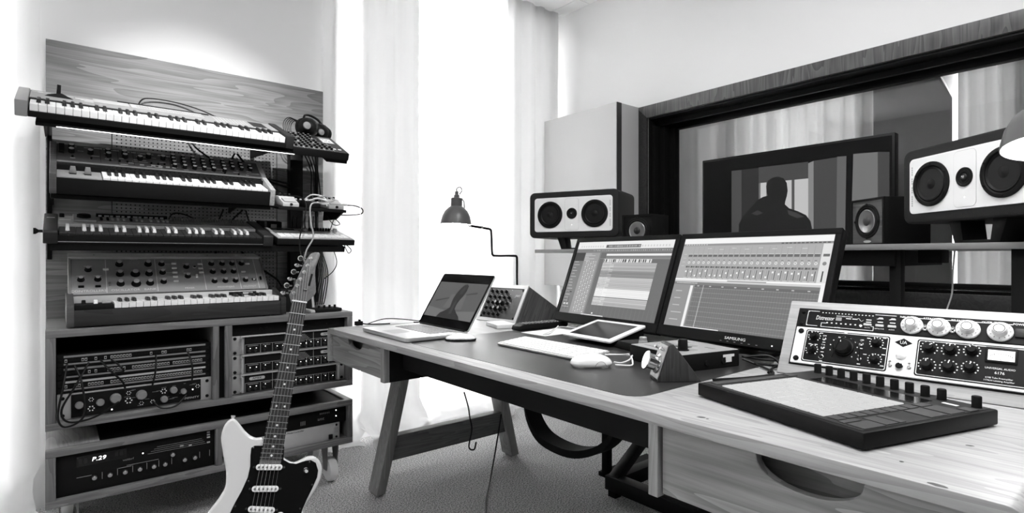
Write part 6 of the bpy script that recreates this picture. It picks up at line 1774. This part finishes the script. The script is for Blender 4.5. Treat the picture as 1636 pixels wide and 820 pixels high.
MB().lathe([(0.011, 0), (0.0105, 0.003), (0.007, 0.006), (0, 0.007)], 22, Matrix.Translation((0.2345, Y0, H2*0.51)) @ Matrix.Rotation(R(90), 4, 'X')).build('pilot_lamp', 'white_gloss', p, smooth=True)
place('jack', knob_mesh(0.0085, 0.005, 'chrome', 'black', 18), 'chrome', p, (0.2335, Y0, H2*0.23), (R(90), 0, 0))
MB().lathe([(0.0048, 0.0045), (0.0048, 0.0056), (0, 0.0056)], 14, Matrix.Translation((0.2335, Y0, H2*0.23)) @ Matrix.Rotation(R(90), 4, 'X')).build('jack_hole', 'black', p)
for x in (0.2155, 0.2519): place('toggle_nut', knob_mesh(0.0045, 0.003, 'steel', 'chrome', 8), 'chrome', p, (x, Y0, H2*0.23), (R(90), 0, 0)); place('toggle', tg, 'chrome', p, (x, Y0, H2*0.23))
for (x, z, a) in ((0.284, .745, -55), (0.3215, .745, -10), (0.2835, .335, 0), (0.3215, .345, -15)): bknob(x, H2*z, 0.0098, 0.016, a)
for (x, z, a) in ((0.358, .77, 20), (0.357, .385, -25)): bknob(x, H2*z, 0.0088, 0.016, a)
MB().box(0.380, 0.431, YP-0.003, YP, H2*0.555, H2*0.90).build('meter_frame', 'black', p, bev=0.002)
MB().box(0.3845, 0.4268, YP-0.0034, YP, H2*0.60, H2*0.83).build('meter_face', 'white_plastic', p)
b = MB()
for k in range(11):
    a = R(-50+k*10); x = 0.4057+0.030*math.sin(a)*0.75; z = H2*0.60+0.015*math.cos(a); b.box(x-0.0004, x+0.0004, YP-0.0037, YP-0.003, z-0.0015, z+0.0015)
b.add([(0.4057, YP-0.0037, H2*0.605), (0.4067, YP-0.0037, H2*0.605), (0.3900, YP-0.0037, H2*0.76)], [(0, 1, 2)])
b.build('meter_scale', 'black', p)
text('UNIVERSAL AUDIO', 0.0056, p, (0.4047, YP-0.0002, H2*0.43), (R(90), 0, 0), 'white_mark'); text('6176', 0.0080, p, (0.4045, YP-0.0002, H2*0.335), (R(90), 0, 0), 'white_mark')
text('610B Tube Preamplifier', 0.0045, p, (0.404, YP-0.0002, H2*0.22), (R(90), 0, 0), 'white_mark'); text('1176LN Limiting Amplifier', 0.0045, p, (0.404, YP-0.0002, H2*0.16), (R(90), 0, 0), 'white_mark')
for (x, z) in ((0.013, .88), (0.013, .12), (RW-0.013, .88), (RW-0.013, .12)): screw(p, x, H2*z, Y0, 0.0068)

# ---------------------------------------------------------------- pad controller
r = thing('pad_controller', 'black pad controller with a grid of glowing white pads on the right of the desk', 'controller', (1.064, 0.664, ZD+0.001), (0, 0, R(-17.3-90)))
W, D, H_ = 0.370, 0.348, 0.029
MB().box(0.0, W, 0, D, 0.002, H_).build('case', 'black_satin', r, bev=0.003)
for (x, y) in ((0.02, 0.02), (W-0.02, 0.02), (0.02, D-0.02), (W-0.02, D-0.02)): MB().cyl((x, y, 0), (x, y, 0.003), 0.008, None, 10).build('foot', 'rubber', r)
MB().box(0.010, W-0.008, 0.008, D-0.008, H_, H_+0.0006).build('face', 'charcoal', r)
pm = MB().box(0, 0.0279, 0, 0.0244, 0, 0.0022).mesh('pad', bev=0.0012, seg=1)
for i in range(8):
    for j in range(8): place('pad', pm, tone(212), r, (0.050+i*0.0296, 0.020+j*0.0262, H_+0.0006))
b = MB()
for i in range(1, 8):
    for j in range(8):
        if (i+j) % 2: continue
        for q in (0, 1): b.box(0.050+i*0.0296-0.004+q*0.004, 0.050+i*0.0296-0.002+q*0.004, 0.0325+j*0.0262, 0.0337+j*0.0262, H_+0.0028, H_+0.0030)
b.build('pad_marks', 'grey_mid', r)
MB().box(0.070, 0.290, 0.250, 0.300, H_+0.0006, H_+0.0012).build('display', 'black_gloss', r)
em = MB().lathe([(0.0082, 0), (0.0076, 0.002), (0.0076, 0.019), (0.0066, 0.0205), (0, 0.0205)], 18).mesh('encoder', smooth=True)
for k in range(10): place('encoder', em, 'black', r, (0.028+k*0.0292, 0.326, H_+0.0006))
place('encoder', em, 'black', r, (0.348, 0.326, H_+0.0006))
MB().box(0.305, 0.330, 0.300, 0.308, H_+0.0006, H_+0.0012).build('label', 'white_mark', r)
bt2 = MB().box(0, 1, 0, 1, 0, 0.0012).mesh('button')
def btn(x, y, w_, d_): place('button', bt2, 'panel_dark', r, (x, y, H_+0.0006), (0, 0, 0), (w_, d_, 1))
for k in range(8): btn(0.290, 0.022+k*0.0262, 0.020, 0.022)
btn(0.314, 0.016, 0.012, 0.040); btn(0.330, 0.016, 0.030, 0.050); btn(0.318, 0.070, 0.040, 0.030); btn(0.318, 0.104, 0.040, 0.014)
btn(0.314, 0.180, 0.045, 0.045); btn(0.314, 0.232, 0.045, 0.040); btn(0.292, 0.236, 0.018, 0.030); btn(0.340, 0.282, 0.022, 0.024)
btn(0.016, 0.022, 0.018, 0.20); btn(0.016, 0.232, 0.018, 0.022)

# ---------------------------------------------------------------- audio interface, wedge controller
r = thing('audio_interface', 'black box with a silver top and a tall black knob below the right monitor', 'audio interface', (1.288, 1.024, ZD+0.001), (0, 0, R(-13-90)))
W, D, H_ = 0.206, 0.212, 0.044
MB().box(0, W, 0, D, 0, H_).build('case', 'black', r, bev=0.002)
MB().box(0.002, W-0.002, 0.002, D-0.002, H_, H_+0.0016).build('top_plate', 'silver', r, bev=0.0005, seg=1)
b = MB()
for a in ((0.030, .10, 0.070, .125), (0.12, .055, .165, .10), (0.085, .12, .115, .15), (.14, .15, .17, .16), (.05, .05, .09, .056), (.025, .03, .07, .036), (.03, .17, .06, .176), (.12, .02, .15, .03)): b.box(a[0], a[2], a[1], a[3], H_+0.0016, H_+0.0022)
b.build('printed_marks', 'panel_mid', r)
MB().box(.085, .125, .085, .118, H_+0.0016, H_+0.003).build('display', 'panel_dark', r)
b = MB()
for k in range(4): b.box(.135+.012*(k % 2), .145+.012*(k % 2), .035+.012*(k//2), .043+.012*(k//2), H_+0.0016, H_+0.005)
b.build('buttons', 'black', r)
MB().lathe([(0.017, H_+0.0016), (0.017, H_+0.004), (0.0135, H_+0.005), (0.0125, H_+0.030), (0.011, H_+0.032), (0, H_+0.032)], 22, Matrix.Translation((0.150, 0.060, 0))).build('main_knob', 'black_satin', r, smooth=True)
b = MB(); b.box(W-0.0, W+0.0006, 0.150, 0.192, 0.028, 0.035); b.box(W, W+0.0006, 0.160, 0.182, 0.014, 0.028); b.build('stickers', 'white_mark', r)
for y in (0.06, 0.12): MB().cyl((W, y+0.03, 0.018), (W+0.004, y+0.03, 0.018), 0.007, None, 12).build('socket', 'black', r)
r = thing('dock', 'low black device with a silver cap behind the audio interface', 'adapter', (1.41, 1.147, ZD+0.001), (0, 0, R(-105)))
MB().prism([(-0.06, 0.0), (0.12, 0.0), (0.12, 0.026), (-0.03, 0.026)], 'y', 0.0, 0.09).build('case', 'black_satin', r, bev=0.003)
MB().lathe([(0.014, 0.026), (0.014, 0.034), (0.012, 0.035), (0.012, 0.045), (0.010, 0.047), (0, 0.047)], 22, Matrix.Translation((0.055, 0.035, 0))).build('cap', 'silver', r, smooth=True)
r = thing('monitor_controller', 'small wooden wedge with a large chrome knob on its slanted metal face', 'controller', (1.105, 0.796, ZD+0.001), (0, 0, R(-36-90)))
# right side plane at local x=0; the body runs to the left
prof = [(0.0, 0.0), (0.108, 0.0), (0.040, 0.090), (0.030, 0.090)]
MB().prism(prof, 'x', -0.062, 0.0).build('body', 'wedge_wood', r, bev=0.002)
fa = math.atan2(0.090, 0.030)
FM = Matrix.Translation((-0.031, 0.0, 0.0)) @ Matrix.Rotation(fa, 4, 'X')
MB().box(-0.029, 0.029, 0.006, 0.090, 0.0005, 0.003, FM).build('metal_face', 'steel', r, bev=0.001, seg=1)
MB().lathe([(0.024, 0.003), (0.025, 0.005), (0.022, 0.007), (0.019, 0.009), (0.019, 0.028), (0.023, 0.030), (0.024, 0.032), (0.022, 0.034), (0, 0.034)], 30, FM @ Matrix.Translation((-0.002, 0.040, 0))).build('chrome_knob', 'chrome', r, smooth=True)
for x in (-0.018, 0.018):
    MB().cyl(tuple(FM @ Vector((x, 0.076, 0.003))), tuple(FM @ Vector((x+0.002, 0.080, 0.016))), 0.003, 0.0045, 10).build('toggle', 'chrome', r, smooth=True)
cable2('black lead looping from the audio interface round its right side', [(1.455, 0.770, ZD+0.02), (1.46, 0.72, ZD+0.006), (1.40, 0.66, ZD+0.004), (1.30, 0.68, ZD+0.004), (1.22, 0.72, ZD+0.004)], 0.0034)
cable2('thick black lead coiling between the interface and the oak case', [(1.475, 0.775, ZD+0.022), (1.50, 0.72, ZD+0.03), (1.50, 0.62+0.07, ZD+0.012), (1.46, 0.69, ZD+0.006), (1.40, 0.672, ZD+0.005)], 0.0034)
cable2('black lead loop lying behind the interface, right of its plugs', [(1.490, 0.79, ZD+0.02), (1.53, 0.75, ZD+0.012), (1.57, 0.70, ZD+0.010), (1.555, 0.685, ZD+0.008), (1.50, 0.70, ZD+0.006), (1.46, 0.74, ZD+0.012)], 0.0034)
cable2('pale wire hanging from the speaker bridge to the oak case', [(2.03, 0.425, 1.058), (2.035, 0.43, 1.00), (2.03, 0.432, 0.93), (2.01, 0.445, 0.86), (2.00, 0.455, 0.745)], 0.0022, 'cable_grey')
cable2('thin black wire arching over the oak case front', [(1.43, 0.535, 0.80), (1.445, 0.52, 0.845), (1.455, 0.505, 0.85), (1.44, 0.48, 0.835), (1.43, 0.475, 0.80)], 0.0016)
